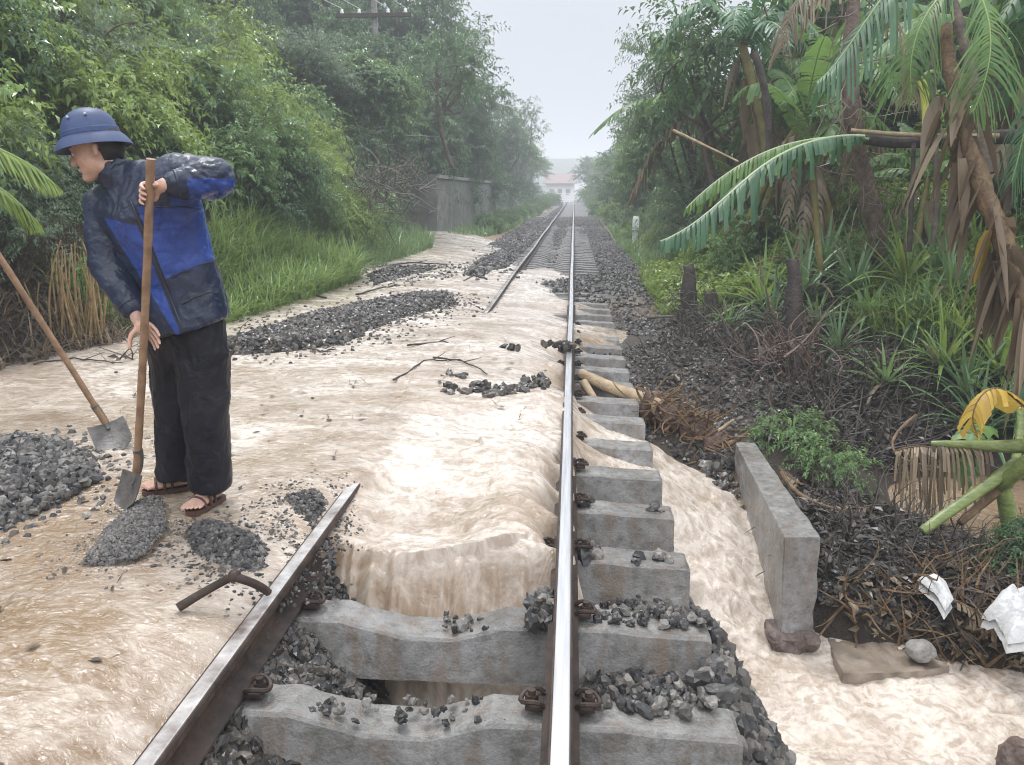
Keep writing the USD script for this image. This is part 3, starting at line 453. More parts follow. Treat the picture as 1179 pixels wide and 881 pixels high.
# stones lying on the sleepers
def on_sleepers(spec, seed, label):
    r = np.random.default_rng(seed); P, S = [], []
    for xa, xb, ya, yb, z, n, s in spec:
        c = np.c_[r.uniform(xa, xb, n), r.uniform(ya, yb, n)]; ss = s*r.uniform(.6, 1.3, n); P.append(np.c_[c, z+ss*.4+r.uniform(0, .02, n)*(n > 25)]); S.append(ss)
    obj('loose_stones', stones(np.vstack(P), np.concatenate(S), seed, True), stone, kind='stuff', label=label, cat='gravel')
on_sleepers([(.13, .54, 2.9, 3.0, -.175, 60, .021), (.12, .5, 2.35, 2.43, -.175, 40, .024), (.5, .62, 2.3, 3.2, -.3, 40, .04)], 21, 'loose stones scattered along the tops of the two nearest sleeper ends')
on_sleepers([(-.48, -.2, 2.86, 2.99, -.22, 34, .013), (-.4, -.36, 2.9, 2.95, -.22, 4, .026), (-.9, -.15, 2.28, 2.42, -.2, 60, .014), (-.12, -.04, 2.8, 3.1, -.15, 34, .03)], 22, 'grit and stones on the tops of the near sleepers between the rails')
on_sleepers([(.3, .5, 3.46, 3.6, -.18, 9, .025), (.08, .16, 3.45, 3.6, -.17, 12, .03), (.42, .5, 4.1, 4.2, -.18, 4, .028), (.08, .15, 4.05, 4.25, -.17, 9, .028)], 23, 'a few stones on the wet tops of the sleeper ends farther back')
# ------------------------------------------------------------------ vegetation
def norm(a): return a/(np.linalg.norm(a, axis=-1, keepdims=True)+1e-12)
def leaves(B, D, N, L, Wd, fold=.25, droop=.0):
    """folded leaf blades: base B, direction D, up N, length L, width Wd; 4 triangles each"""
    n = len(B); D = norm(D); S = norm(np.cross(D, N)); N = np.cross(S, D); L = np.broadcast_to(L, (n,))[:, None]; Wd = np.broadcast_to(Wd, (n,))[:, None]
    mid = B+D*L*.5-np.array([0, 0, 1.])*droop*L*.25; tip = B+D*L-np.array([0, 0, 1.])*droop*L
    a = B+D*L*.42+S*Wd*.5+N*Wd*fold; b = B+D*L*.42-S*Wd*.5+N*Wd*fold
    V = np.stack([B, a, tip, b, mid], 1).reshape(-1, 3); o = (np.arange(n)*5)[:, None, None]
    f = np.array([[0, 1, 4], [1, 2, 4], [0, 4, 3], [4, 2, 3]])[None]+o
    return V, f.reshape(-1, 3)
def sprays(O, A, n_leaf, length, leaf, seed, droop=.35, wid=.5, spread=.9):
    """twigs at O pointing along A, each with n_leaf alternate leaves"""
    r = np.random.default_rng(seed); m = len(O); A = norm(A); t = np.linspace(.12, 1, n_leaf)[None, :, None]
    ln = (length*r.uniform(.6, 1.35, m))[:, None, None]
    P = O[:, None]+A[:, None]*ln*t-np.array([0, 0, 1.])*ln*droop*t*t*r.uniform(.3, 1.6, (m, 1, 1))
    side = norm(np.cross(A, r.normal(size=(m, 3))))[:, None]; sg = np.where(np.arange(n_leaf) % 2, 1, -1)[None, :, None]
    D = A[:, None]*.55+side*sg*spread+r.normal(size=P.shape)*.28-np.array([0, 0, .35])
    N = norm(np.array([0, 0, 1.])+.5*A[:, None]+r.normal(size=P.shape)*.35)
    L = leaf*r.uniform(.6, 1.3, P.shape[:2])
    return leaves(P.reshape(-1, 3), D.reshape(-1, 3), N.reshape(-1, 3), L.ravel(), (L*wid*r.uniform(.8, 1.2, L.shape)).ravel(), droop=.25)
def merge(ms):
    V, Fs, o = [], [], 0
    for v, f in ms: V.append(v); Fs.append(f+o); o += len(v)
    return np.vstack(V), np.vstack(Fs)
def crown_points(lobes, n, seed, shell=.55):
    """points on and under the skin of several lobes; returns points and outward directions"""
    r = np.random.default_rng(seed); w = np.array([l[3]**2 for l in lobes]); k = r.choice(len(lobes), n, p=w/w.sum()); C = np.array([l[:3] for l in lobes])[k]; Rr = np.array([l[3] for l in lobes])[k]
    d = norm(r.normal(size=(n, 3))); d[:, 2] = np.where(d[:, 2] < -.5, -d[:, 2]*.6, d[:, 2]); d = norm(d)
    rad = Rr*(1-shell*r.random(n)**1.8)*(.75+.5*noise(d*2.6+k[:, None]*7.1, seed))
    return C+d*rad[:, None]*[1, 1, .85], norm(d+[0, 0, .15])
def lobes_for(seed, h, rad, n, low=.25):
    r = np.random.default_rng(seed); out = []
    for i in range(n):
        a = r.uniform(0, 2*np.pi); q = rad*.62*np.sqrt(r.random()); z = h*(low+(1-low)*r.random()**.8); s = rad*r.uniform(.33, .58)*(1.15-.35*z/h)
        out.append((q*math.cos(a), q*math.sin(a), max(z-s*.5, s*.45), s))
    return out
def branches(lobes, base_r, h, seed, trunk_to=.45, m=1.):
    r = np.random.default_rng(seed); ms = []; top = np.array([r.normal()*.06*h, r.normal()*.06*h, h*trunk_to])
    ms.append(tube(spline([(0, 0, -.15), top*[.4, .8, .5], top], 8), np.linspace(base_r, base_r*.65, 8), 8))
    for l in lobes:
        e = np.array(l[:3]); s = top*r.uniform(.5, 1); ms.append(tube(spline([s, (s+e)/2+r.normal(size=3)*.08*h+[0, 0, .03*h], e], 7), np.linspace(base_r*.45, base_r*.1, 7), 5))
        for _ in range(3):
            e2 = e+norm(r.normal(size=3)+[0, 0, .4])*l[3]*.85; ms.append(tube(spline([e, (e+e2)/2+r.normal(size=3)*.05*l[3], e2], 5), np.linspace(base_r*.14, base_r*.04, 5), 4))
    return cat_(ms)
def plant_source(name, seed, h, rad, nl, tw, n_leaf, tlen, leaf, leafm, parts=('stem', 'foliage'), base=.03, low=.25, droop=.35, wid=.5, shell=.55, trunk_to=.4, wood=bark):
    src = proto(name); lb = lobes_for(seed, h, rad, nl, low); O, D = crown_points(lb, tw, seed+1, shell)
    obj(parts[0], branches(lb, base, h, seed+2, trunk_to), wood, src)
    obj(parts[1], sprays(O-D*tlen*.45, D, n_leaf, tlen, leaf, seed+3, droop, wid), LEAF[leafm], src)
    return src
S = {}
S['bright_a'] = plant_source('bright_shrub', 11, 1.6, 1.25, 9, 620, 13, .36, .085, 'bright', droop=.5)
S['bright_b'] = plant_source('vine_shrub', 17, 1.5, 1.35, 11, 640, 14, .42, .075, 'bright', droop=.9, wid=.55)
S['mid_a'] = plant_source('leafy_shrub', 23, 1.7, 1.3, 9, 640, 13, .36, .095, 'mid', droop=.4)
S['mid_b'] = plant_source('broad_leaf_shrub', 29, 1.5, 1.2, 8, 420, 10, .34, .14, 'mid', droop=.5, wid=.55)
S['dark_a'] = plant_source('dark_shrub', 31, 1.7, 1.3, 9, 620, 13, .36, .09, 'dark', droop=.5)
S['grey_a'] = plant_source('fine_leaf_shrub', 37, 1.8, 1.2, 9, 700, 16, .4, .055, 'grey', droop=.5, wid=.36)
S['tree_a'] = plant_source('hill_tree', 41, 4.2, 1.9, 13, 1150, 13, .5, .12, 'mid', ('trunk', 'crown'), base=.09, low=.3)
S['tree_b'] = plant_source('dark_tree', 43, 4.6, 1.9, 14, 1200, 13, .5, .12, 'dark', ('trunk', 'crown'), base=.1, low=.25)
S['tree_c'] = plant_source('grey_tree', 47, 4.4, 1.8, 13, 1250, 14, .5, .09, 'grey', ('trunk', 'crown'), base=.09, low=.25, wid=.4)
S['loose_a'] = plant_source('loose_tree', 53, 4.6, 1.7, 11, 330, 9, .42, .12, 'dark', ('trunk', 'crown'), base=.07, low=.5, shell=.8, trunk_to=.6)
KIND = {'bright_a': ('shrub', 'bright yellow-green shrub'), 'bright_b': ('shrub', 'creeper-hung yellow-green shrub'), 'mid_a': ('shrub', 'mid-green leafy shrub'), 'mid_b': ('shrub', 'broad-leaved green shrub'),
        'dark_a': ('shrub', 'dark green shrub'), 'grey_a': ('shrub', 'grey-green fine-leaved shrub'), 'tree_a': ('tree', 'mid-green tree'), 'tree_b': ('tree', 'dark green tree'), 'tree_c': ('tree', 'grey-green small-leaved tree'), 'loose_a': ('tree', 'thin open-crowned tree')}
def where(x, y, z, h):
    """which part of the photograph's vegetation this stands in"""
    px, py = proj((x, y, z+h*.6))
    if px < 640:
        if y > 95: return 'at the far end of the left bank'
        if y > 29: return 'on the slope above the grey concrete wall' if py < 230 else 'in front of the grey concrete wall'
        if px < 60: return 'at the left edge behind the leaning shovel' if py > 120 else 'high on the slope at the left edge'
        if px < 240: return 'on the bank behind the man' if py > 100 else "on the slope above the man's helmet"
        if px < 420: return 'on the bank behind the tall bright grass' if py > 130 else 'high on the slope over the tall grass'
        return 'on the bank just before the concrete wall' if py > 130 else 'on the skyline above the concrete wall'
    if y > 60: return 'at the far end of the right bank'
    if px < 760: return 'beside the far track on the right bank'
    if px < 930: return 'behind the drooping banana plants'
    return 'in the thicket at the right edge'
taken = set()
def landmark(px, py, rank=0):
    """the nearest thing one can find in the photograph, and on which side of it"""
    L = [((105, 150), "the man's helmet"), ((230, 200), "the man's raised elbow"), ((30, 320), 'the leaning shovel'), ((90, 340), 'the dry cane clump'), ((20, 195), 'the palm frond'), ((330, 320), 'the tall grass bed'), ((140, 35), 'the pale bare branch'), ((445, 190), 'the brown dead bush'), ((431, 14), 'the pole crossarm'), ((508, 225), "the concrete wall's near end"), ((560, 205), "the concrete wall's middle"), ((600, 212), "the concrete wall's far end"), ((520, 50), 'the open skyline tree'), ((645, 190), 'the red-roofed house'),
         ((732, 245), 'the white marker post'), ((740, 30), 'the tall open tree'), ((810, 165), 'the broken pale stalk'), ((870, 195), 'the fallen banana leaf'), ((985, 120), 'the leaning trunk'), ((1064, 130), 'the hanging yellow-green stalk'), ((1110, 160), 'the fallen grey trunk'), ((1140, 250), 'the brown sheathed stem'), ((790, 330), 'the dark stump')]
    d = [math.hypot(px-a[0][0], py-a[0][1]) for a in L]; order = np.argsort(d); k = int(order[rank]); (lx, ly), nm = L[k]
    if d[k] < 26: return 'right at '+nm
    dx, dy = px-lx, py-ly; side = ('right of ' if dx > 0 else 'left of ') if abs(dx) > abs(dy) else ('below ' if dy > 0 else 'above ')
    return ('well ' if d[k] > 90 else '')+side+nm
def plant(kind, x, y, s, rz=None, z=None, tall=1., r=rng, label=None):
    zz = float(ground_h(x, y))-.08 if z is None else z
    h = (1.6 if KIND[kind][0] == 'shrub' else 4.4)*s; px, py = proj((x, y, zz+h*.6)); px, py = np.clip(px, 0, PW), np.clip(py, 0, PH)
    lab = f'{KIND[kind][1]} {landmark(px, py)}'+(', far off' if y > 60 else ', in front' if y < 6 else ''); nm = KIND[kind][0]
    for rk in (1, 2, 3):
        if lab not in taken: break
        lab = f'{KIND[kind][1]} {landmark(px, py).replace("well ", "")} towards {landmark(px, py, rk).split("of ")[-1].replace("well ", "").replace("above ", "").replace("below ", "").replace("right at ", "")}'
    taken.add(lab)
    return inst(S[kind], nm, label or lab, nm, (x, y, zz), rz if rz is not None else r.uniform(0, 360), (s*r.uniform(.9, 1.1), s*r.uniform(.9, 1.1), s*tall*r.uniform(.9, 1.12)), group=None if label else f'{KIND[kind][1]}s {where(x, y, zz, h)}')
rv = np.random.default_rng(99)
def choose(opts): return opts[rv.integers(len(opts))]
# left bank, front to back
y = 4.6
while y < 26.5:
    grass = 8.4 < y < 13.6
    hx = float(hill_x(y))
    if not grass or True:
        plant(choose(['mid_a', 'dark_a', 'bright_b', 'mid_b', 'grey_a']) if not 6 < y < 9 else choose(['mid_a', 'grey_a', 'dark_a']), hx-.85-(.5 if grass else 0)+rv.uniform(-.15, .15), y, rv.uniform(.62, .85), r=rv)
    plant(choose(['bright_a', 'bright_b', 'mid_a', 'dark_a', 'bright_a']), hx-1.7-(.5 if grass else 0)+rv.uniform(-.2, .2), y+.3, rv.uniform(.85, 1.15), r=rv)
    y += .85+y*.022
y = 4.
while y < 31:
    hx = float(hill_x(y))
    plant(choose(['bright_a', 'bright_b', 'mid_a', 'mid_b', 'grey_a']), hx-3.0+rv.uniform(-.3, .3), y, rv.uniform(1.1, 1.45), r=rv)
    plant(choose(['bright_b', 'bright_a', 'mid_a', 'grey_a', 'bright_a']), hx-4.5+rv.uniform(-.3, .3), y+.6, rv.uniform(1.25, 1.7), r=rv)
    y += 1.25+y*.02
y = 4.
while y < 34:
    hx = float(hill_x(y))
    plant(choose(['tree_a', 'tree_b', 'tree_c', 'tree_b']), hx-6.6+rv.uniform(-.4, .4), y, rv.uniform(.75, 1.0), r=rv)
    plant(choose(['tree_b', 'tree_b', 'tree_c']), hx-9.3+rv.uniform(-.6, .6), y+.8, rv.uniform(1.0, 1.3), r=rv)
    y += 1.7+y*.02
# slope over the concrete wall
y = 32.
while y < 135:
    hx = float(hill_x(y)); q = y/40
    plant(choose(['bright_a', 'mid_a', 'grey_a', 'bright_b']), hx-1.75+rv.uniform(-.25, .25), y, rv.uniform(.85, 1.15), z=1.75 if y < 69 else None, r=rv)
    plant(choose(['tree_a', 'mid_a', 'tree_c', 'tree_a']), hx-2.9+rv.uniform(-.3, .3), y+.5, rv.uniform(.62, .85)*(1 if y < 80 else 1.1), z=1.6, r=rv)
    plant(choose(['tree_b', 'tree_c', 'tree_a']), hx-4.6+rv.uniform(-.5, .5), y, rv.uniform(.95, 1.2), z=2.2, r=rv)
    if y < 80: plant(choose(['tree_b', 'tree_a']), hx-7.5+rv.uniform(-.5, .5), y, rv.uniform(1.1, 1.35), r=rv)
    y += 2.2+y*.025
for x, y, s in ((-3.35, 33.5, .5), (-3.6, 36, .6), (-3.3, 38.5, .55), (-3.4, 43, .6), (-3.4, 49, .65), (-3.3, 56, .7), (-3.2, 64, .8), (-3.0, 72, .9), (-2.9, 82, 1.), (-2.8, 94, 1.1), (-2.9, 107, 1.3)): plant(choose(['mid_b', 'mid_b', 'mid_a']), x, y, s, r=rv)
# the tall wall of trees that closes the sky on the left
for ex, ty_, y, s_, k in ((500, -30, 37, 1.5, 'tree_b'), (455, -60, 36, 1.6, 'tree_b'), (525, 15, 38, 1.5, 'tree_b'), (400, -60, 34, 1.5, 'tree_c'), (545, 45, 44, 1.5, 'tree_c'), (470, 60, 25, 1.0, 'tree_a'), (430, 45, 24, 1.0, 'tree_c'), (440, 40, 24, 1.15, 'tree_a'), (395, 25, 22, 1.1, 'tree_c'), (470, 30, 27, 1.25, 'tree_b'), (478, 25, 30, 1.2, 'tree_b'), (462, 70, 29, 1.0, 'tree_a'), (535, 62, 34, 1.3, 'tree_b'), (562, 78, 40, 1.45, 'tree_b'), (585, 105, 49, 1.5, 'tree_b'), (603, 130, 60, 1.6, 'tree_b'), (612, 150, 72, 1.6, 'tree_a'), (622, 165, 88, 1.7, 'tree_b'), (630, 178, 108, 1.8, 'tree_a')):
    top = Py(ex, ty_, y); xx = top[0]-1.25*s_; g_ = float(ground_h(xx, y))-.1; plant(k, xx, y, s_, z=g_, tall=max(.6, (top[2]-g_)/(4.5*s_)), r=rv)
for ex, ty_, y, s_, k in ((735, 60, 17, .75, 'tree_c'), (728, 120, 24, .85, 'tree_a'), (712, 138, 32, 1.0, 'tree_b'), (697, 145, 44, 1.25, 'tree_b'), (684, 158, 60, 1.5, 'tree_b'), (676, 172, 82, 1.6, 'tree_a'), (668, 186, 108, 1.6, 'tree_b')):
    top = Py(ex, ty_, y); xx = top[0]+1.25*s_; g_ = float(ground_h(xx, y))-.1; plant(k, xx, y, s_, z=g_, tall=max(.6, (top[2]-g_)/(4.5*s_)), r=rv)
# single trees on the skyline
plant('loose_a', *Py(520, 150, 26)[:2], 1.05, z=Py(520, 100, 26)[2]-2.2, r=rv, label='thin open-crowned tree against the sky at the top of the left slope')
plant('loose_a', *Py(600, 190, 62)[:2], 1.2, z=Py(598, 150, 62)[2]-3.2, r=rv, label='small open-crowned tree against the sky over the end of the concrete wall')
# right bank: low weeds and shrubs hugging the far track, trees behind
y = 15.
while y < 130:
    xb = 1.55+.6*np.exp(-(y-15)/12)
    plant(choose(['mid_a', 'bright_a', 'grey_a', 'mid_b']), xb+.75+rv.uniform(-.15, .2), y, rv.uniform(.5, .7)*(1 if y < 40 else 1.35), r=rv)
    plant(choose(['mid_a', 'grey_a', 'dark_a', 'bright_a']), xb+2.0+rv.uniform(-.3, .3), y+.5, rv.uniform(.95, 1.3), r=rv)
    plant(choose(['tree_a', 'tree_c', 'tree_b']), xb+(3.3 if y < 45 else 2.4)+rv.uniform(-.3, .3), y, rv.uniform(.58, .72) if y < 30 else rv.uniform(.85, 1.15), r=rv)
    if y > 22: plant(choose(['tree_b', 'tree_b', 'tree_a']), xb+5.5+rv.uniform(-.5, .5), y+.6, rv.uniform(1.0, 1.25), r=rv)
    y += 1.5+y*.03
# thicket behind the bananas
for x, y, s, k in ((3.2, 13, .8, 'mid_a'), (4.4, 13.5, 1., 'mid_b'), (5.6, 13, 1.1, 'bright_a'), (7, 12.5, 1.2, 'mid_a'), (8.2, 11.5, 1.2, 'dark_a'), (4.4, 11.2, .6, 'bright_b'), (6., 11., .85, 'mid_b'), (7.2, 9.6, .9, 'dark_a'), (6.3, 8.6, .7, 'mid_a'), (5.4, 9.6, .6, 'bright_a'), (3.3, 11.4, .45, 'bright_a'), (2.6, 12.4, .5, 'mid_a'), (6.4, 7, .8, 'dark_a'), (7.5, 6, .9, 'mid_b'), (5.9, 5.6, .6, 'dark_a')):
    plant(k, x, y, s, r=rv)
for x, y, s, k in ((2.9, 11.6, .42, 'bright_a'), (3.6, 10.9, .5, 'bright_b'), (4.6, 10.2, .5, 'bright_a'), (5.2, 8.9, .42, 'bright_b'), (5.8, 9.9, .75, 'bright_a'), (4.9, 11.9, .95, 'bright_b'), (6.6, 10.1, 1.0, 'bright_a'), (3.9, 12.4, .8, 'bright_a'), (6.0, 7.4, .6, 'bright_b'), (6.9, 8.6, 1.1, 'mid_a'), (2.4, 13.4, .6, 'bright_a'), (5.1, 14.4, 1.5, 'bright_b'), (6.8, 12.9, 1.7, 'bright_a'), (8.4, 10.4, 1.6, 'mid_b')):
    plant(k, x, y, s, r=rv)
for x, y, s, k in ((5.4, 16, .9, 'tree_a'), (7.2, 15, 1.05, 'tree_b'), (9, 14, 1.2, 'tree_c'), (10, 11, 1.2, 'tree_b'), (9, 8, 1.1, 'tree_b'), (6.6, 18, 1.2, 'tree_b'), (4.4, 18, 1., 'tree_a'), (8.3, 19, 1.4, 'tree_b'), (11, 16, 1.4, 'tree_b'), (3.6, 21, 1.0, 'tree_a'), (8, 5.5, 1., 'tree_b')):
    plant(k, x, y, s, r=rv)
plant('loose_a', 2.75, 14.5, 1.0, z=.75, r=rv, label='dark-leaved branches of a tall open tree against the sky right of the track')

# ---- grasses (nobody could count the blades)
def blades(P, L, Wd, seed, lean=.5, nseg=4):
    r = np.random.default_rng(seed); n = len(P); a = r.uniform(0, 2*np.pi, n); dirh = np.stack([np.cos(a), np.sin(a), 0*a], 1); L = L*r.uniform(.5, 1.2, n); b = lean*r.uniform(.2, 1.5, n)
    side = np.stack([-np.sin(a), np.cos(a), 0*a], 1); t = np.linspace(0, 1, nseg+1)
    C = P[:, None]+dirh[:, None]*(L*b)[:, None, None]*(t**2)[None, :, None]+np.array([0, 0, 1.])*(L[:, None]*(t-.42*np.minimum(b, 1.3)[:, None]*t**2.6))[:, :, None]
    w = (Wd*r.uniform(.7, 1.3, n))[:, None]*(1-t**1.5*.97)[None]*.5
    V = np.stack([C-side[:, None]*w[..., None], C+side[:, None]*w[..., None]], 2).reshape(n, -1, 3); k = 2*(nseg+1)
    f = np.array([[2*i, 2*i+1, 2*i+3] for i in range(nseg)]+[[2*i, 2*i+3, 2*i+2] for i in range(nseg)])
    return V.reshape(-1, 3), (f[None]+(np.arange(n)*k)[:, None, None]).reshape(-1, 3)
def grass_bed(name, poly, n, L, Wd, m, label, seed, lean=.5):
    c = scatter(poly, n, seed); P = np.c_[c, ground_h(c[:, 0], c[:, 1])-.02]; k = .45+1.0*noise(np.c_[c*1.3, 0*c[:, :1]], seed)
    obj(name, blades(P, L*k, Wd, seed, lean), LEAF[m], kind='stuff', label=label, cat='grass')
grass_bed('tall_grass', R([(-5.0,7.6),(-3.75,8.3),(-3.62,9.6),(-3.5,11.3),(-3.45,13.4),(-3.9,14.2),(-5.0,14)]), 6500, .68, .028, 'grass', 'bed of tall bright green grass right behind the man', 1, .95)
grass_bed('tall_grass', R([(-4.3,15),(-3.7,16),(-3.7,22),(-4.1,24.5),(-5.2,25),(-5,15)]), 4200, .7, .022, 'mid', 'fringe of green grass along the foot of the left bank', 2, .6)
grass_bed('weeds', R([(1.35,11.1),(2.6,10.9),(4.0,10.9),(4.4,12.5),(3,15),(1.5,18),(1.2,14)]), 15000, .3, .03, 'bright', 'low bright green weeds right of the dark rubble', 3, 1.)
grass_bed('weeds', R([(1.5,18),(3,16),(3,40),(1.6,40)]), 6000, .4, .04, 'mid', 'green weeds along the far ballast shoulder', 4, .8)
grass_bed('jungle_undergrowth', R([(3.2,7.6),(8.5,5.2),(8.5,11.5),(3.6,11.2)]), 13000, .45, .022, 'strap', 'dense undergrowth of narrow leaves beneath the banana plants', 5, .9)
grass_bed('weeds', R([(-4.7,31),(-4.3,29.5),(-3.2,30.5),(-2.75,36),(-2.7,75),(-3.9,75),(-4.4,60)]), 5200, .5, .05, 'mid', 'green weeds along the foot of the long concrete wall', 9, .9)
grass_bed('jungle_undergrowth', R([(2.9,8.6),(4.2,7.2),(5.6,6.2),(6.5,7.5),(5.2,9.6),(3.4,10.4)]), 5200, .5, .03, 'bright', 'tall narrow-leaved weeds between the strap-leaved plants', 7, .9)
grass_bed('ground_litter', R([(-6.5,4),(-5.0,4.6),(-4.25,7.4),(-4.3,9),(-5.5,9)]), 2600, .34, .02, 'dry', 'dry stalks and leaf litter at the foot of the left bank', 6, 1.2)
# small broad leaves in the weeds
c = scatter(R([(1.35,11.1),(2.6,10.9),(4.0,10.9),(4.2,12.5),(1.4,15)]), 5200, 61); rr = np.random.default_rng(62)
B = np.c_[c, ground_h(c[:, 0], c[:, 1])+rr.uniform(.02, .3, len(c))]; D = rr.normal(size=B.shape); D[:, 2] *= .3
obj('low_creeper', leaves(B, D, rr.normal(size=B.shape)*.3+[0, 0, 1], rr.uniform(.06, .12, len(B)), rr.uniform(.05, .09, len(B)), droop=.2), LEAF['bright'], kind='stuff', label='low leafy creeper among the bright weeds right of the track', cat='creeper')

# ---- banana plants
def strip_leaf(mid, Wd, seed, tear=.5, hang=.5, nseg=26, sub=3):
    """a banana leaf: midrib along mid (points), blade of torn strips that hang from it. returns blade, rib"""
    r = np.random.default_rng(seed); C = spline(mid, nseg+1); t = np.linspace(0, 1, nseg+1); T_ = norm(np.gradient(C, axis=0)); S_ = norm(np.cross(T_, [0, 0, 1.])+1e-6); N_ = np.cross(S_, T_)
    w = Wd*.5*np.clip(np.sin(np.pi*np.clip(t*.93+.05, 0, 1))**.55, .05, 1); w[:3] *= [.1, .5, .8]; Vs, Fs, o = [], [], 0
    for s in (-1, 1):
        phase = 0.; h0 = hang
        for i in range(nseg):
            torn = r.random() < tear
            if torn: phase = r.normal()*.35; h0 = hang*r.uniform(.6, 1.7)
            gap = r.uniform(.02, .24) if torn else 0.; cut = r.uniform(.62, 1.12) if torn else 1.; a, b = C[i]*(1-gap)+C[i+1]*gap, C[i+1]*(1-gap)+C[i]*gap
            u = np.linspace(0, 1, sub+1); ww = (w[i]+w[i+1])/2; lead = .35*ww
            ends = []
            for p0, wk, tg in ((a, w[i], T_[i]), (b, w[i+1], T_[i+1])):
                k = (ww if torn else wk)*cut
                row = p0[None]+s*S_[i][None]*(k*u*np.cos(.3*h0*u))[:, None]+N_[i][None]*(.16*k*np.sin(np.pi*u*.6))[:, None]-np.array([0, 0, 1.])[None]*(k*h0*1.05*u**1.8*(1+.25*phase))[:, None]+tg[None]*(lead*u*(1-.5*phase))[:, None]
                ends.append(row)
            Vs.append(np.vstack(ends)); n = sub+1
            for q in range(sub): Fs += [[o+q, o+q+1, o+n+q+1], [o+q, o+n+q+1, o+n+q]]
            o += 2*n
    L = np.linalg.norm(np.diff(C, axis=0), axis=1).sum()
    rib = tube(C, np.linspace(.014, .004, nseg+1)*max(.7, L/1.8), 6)
    return (np.vstack(Vs), np.array(Fs)), rib
rib_m = plain('leaf_rib', (.2, .27, .09), .35)
def arch(base, az, el, length, droop):
    """points of an arching midrib"""
    d = np.array([math.cos(az)*math.cos(el), math.sin(az)*math.cos(el), math.sin(el)]); t = np.linspace(0, 1, 6)[:, None]
    return np.asarray(base)+d*length*t-np.array([0, 0, 1.])*length*droop*t**2.2
def strap_leaf(base, az, el, L, Wd, droop, r):
    C = arch(base, az, el, L, droop); C = spline(C, 9); t = np.linspace(0, 1, 9); T_ = norm(np.gradient(C, axis=0)); S_ = norm(np.cross(T_, [0, 0, 1.])+1e-6); N_ = np.cross(S_, T_)
    w = Wd*.5*np.clip(1.15-t**2*1.12, .02, 1)*np.clip(.6+t*2, 0, 1)
    V = np.stack([C-S_*w[:, None]+N_*w[:, None]*.5, C, C+S_*w[:, None]+N_*w[:, None]*.5], 1).reshape(-1, 3); Fq = []
    for i in range(8):
        for q in (0, 1): a = 3*i+q; Fq += [[a, a+1, a+4], [a, a+4, a+3]]
    return V, np.array(Fq)
def banana_source(name, seed, h, n, L, m, dry=1, tear=.6):
    src = proto(name); r = np.random.default_rng(seed); lean = r.normal(size=2)*.12
    top = np.array([lean[0]*h, lean[1]*h, h]); st = spline([(0, 0, -.2), top*[.3, .3, .5], top], 10)
    obj('pseudostem', tube(st, np.linspace(.1, .05, 10)*(h/2.4)**.5, 10), banana_stem, src, smooth=True)
    for i in range(n):
        az = i*2.4+r.normal()*.3; young = i >= n-2; el = r.uniform(.9, 1.25) if young else r.uniform(.4, 1.05)
        mid = arch(top-[0, 0, .12*(n-i)/n], az, el, L*r.uniform(.8, 1.15), .35 if young else r.uniform(.5, .95))
        bl, rib = strip_leaf(mid, L*.23, seed*50+i, min(.95, tear+.2) if not young else .4, .35 if young else r.uniform(.5, 1.1)); lf = obj('leaf', bl, LEAF[m], src, smooth=True); obj('midrib', rib, rib_m, lf, smooth=True)
    for i in range(dry):
        az = r.uniform(0, 6.28); mid = arch(top-[0, 0, .25], az, -.2, L*.6, 1.1); bl, rib = strip_leaf(mid, L*.2, seed*50+30+i, .9, 1.6, 16); obj('dry_leaf', bl, LEAF['dry'], src)
    for i in range(7): obj('dry_sheath', strap_leaf(top*(.35+.6*r.random())+r.normal(size=3)*[.05, .05, 0], r.uniform(0, 6.28), -1.2+r.normal()*.15, r.uniform(.4, 1.0), r.uniform(.08, .2), .15, r), LEAF['dry'], src, smooth=True)
    return src
BN = [banana_source('tall_banana', 3, 3.0, 9, 2.0, 'banana'), banana_source('blue_banana', 5, 3.3, 9, 2.1, 'banana_blue', tear=.8), banana_source('short_banana', 8, 1.7, 8, 1.7, 'banana', 1, .4), banana_source('ragged_banana', 13, 2.7, 8, 1.9, 'banana', 3, .95)]
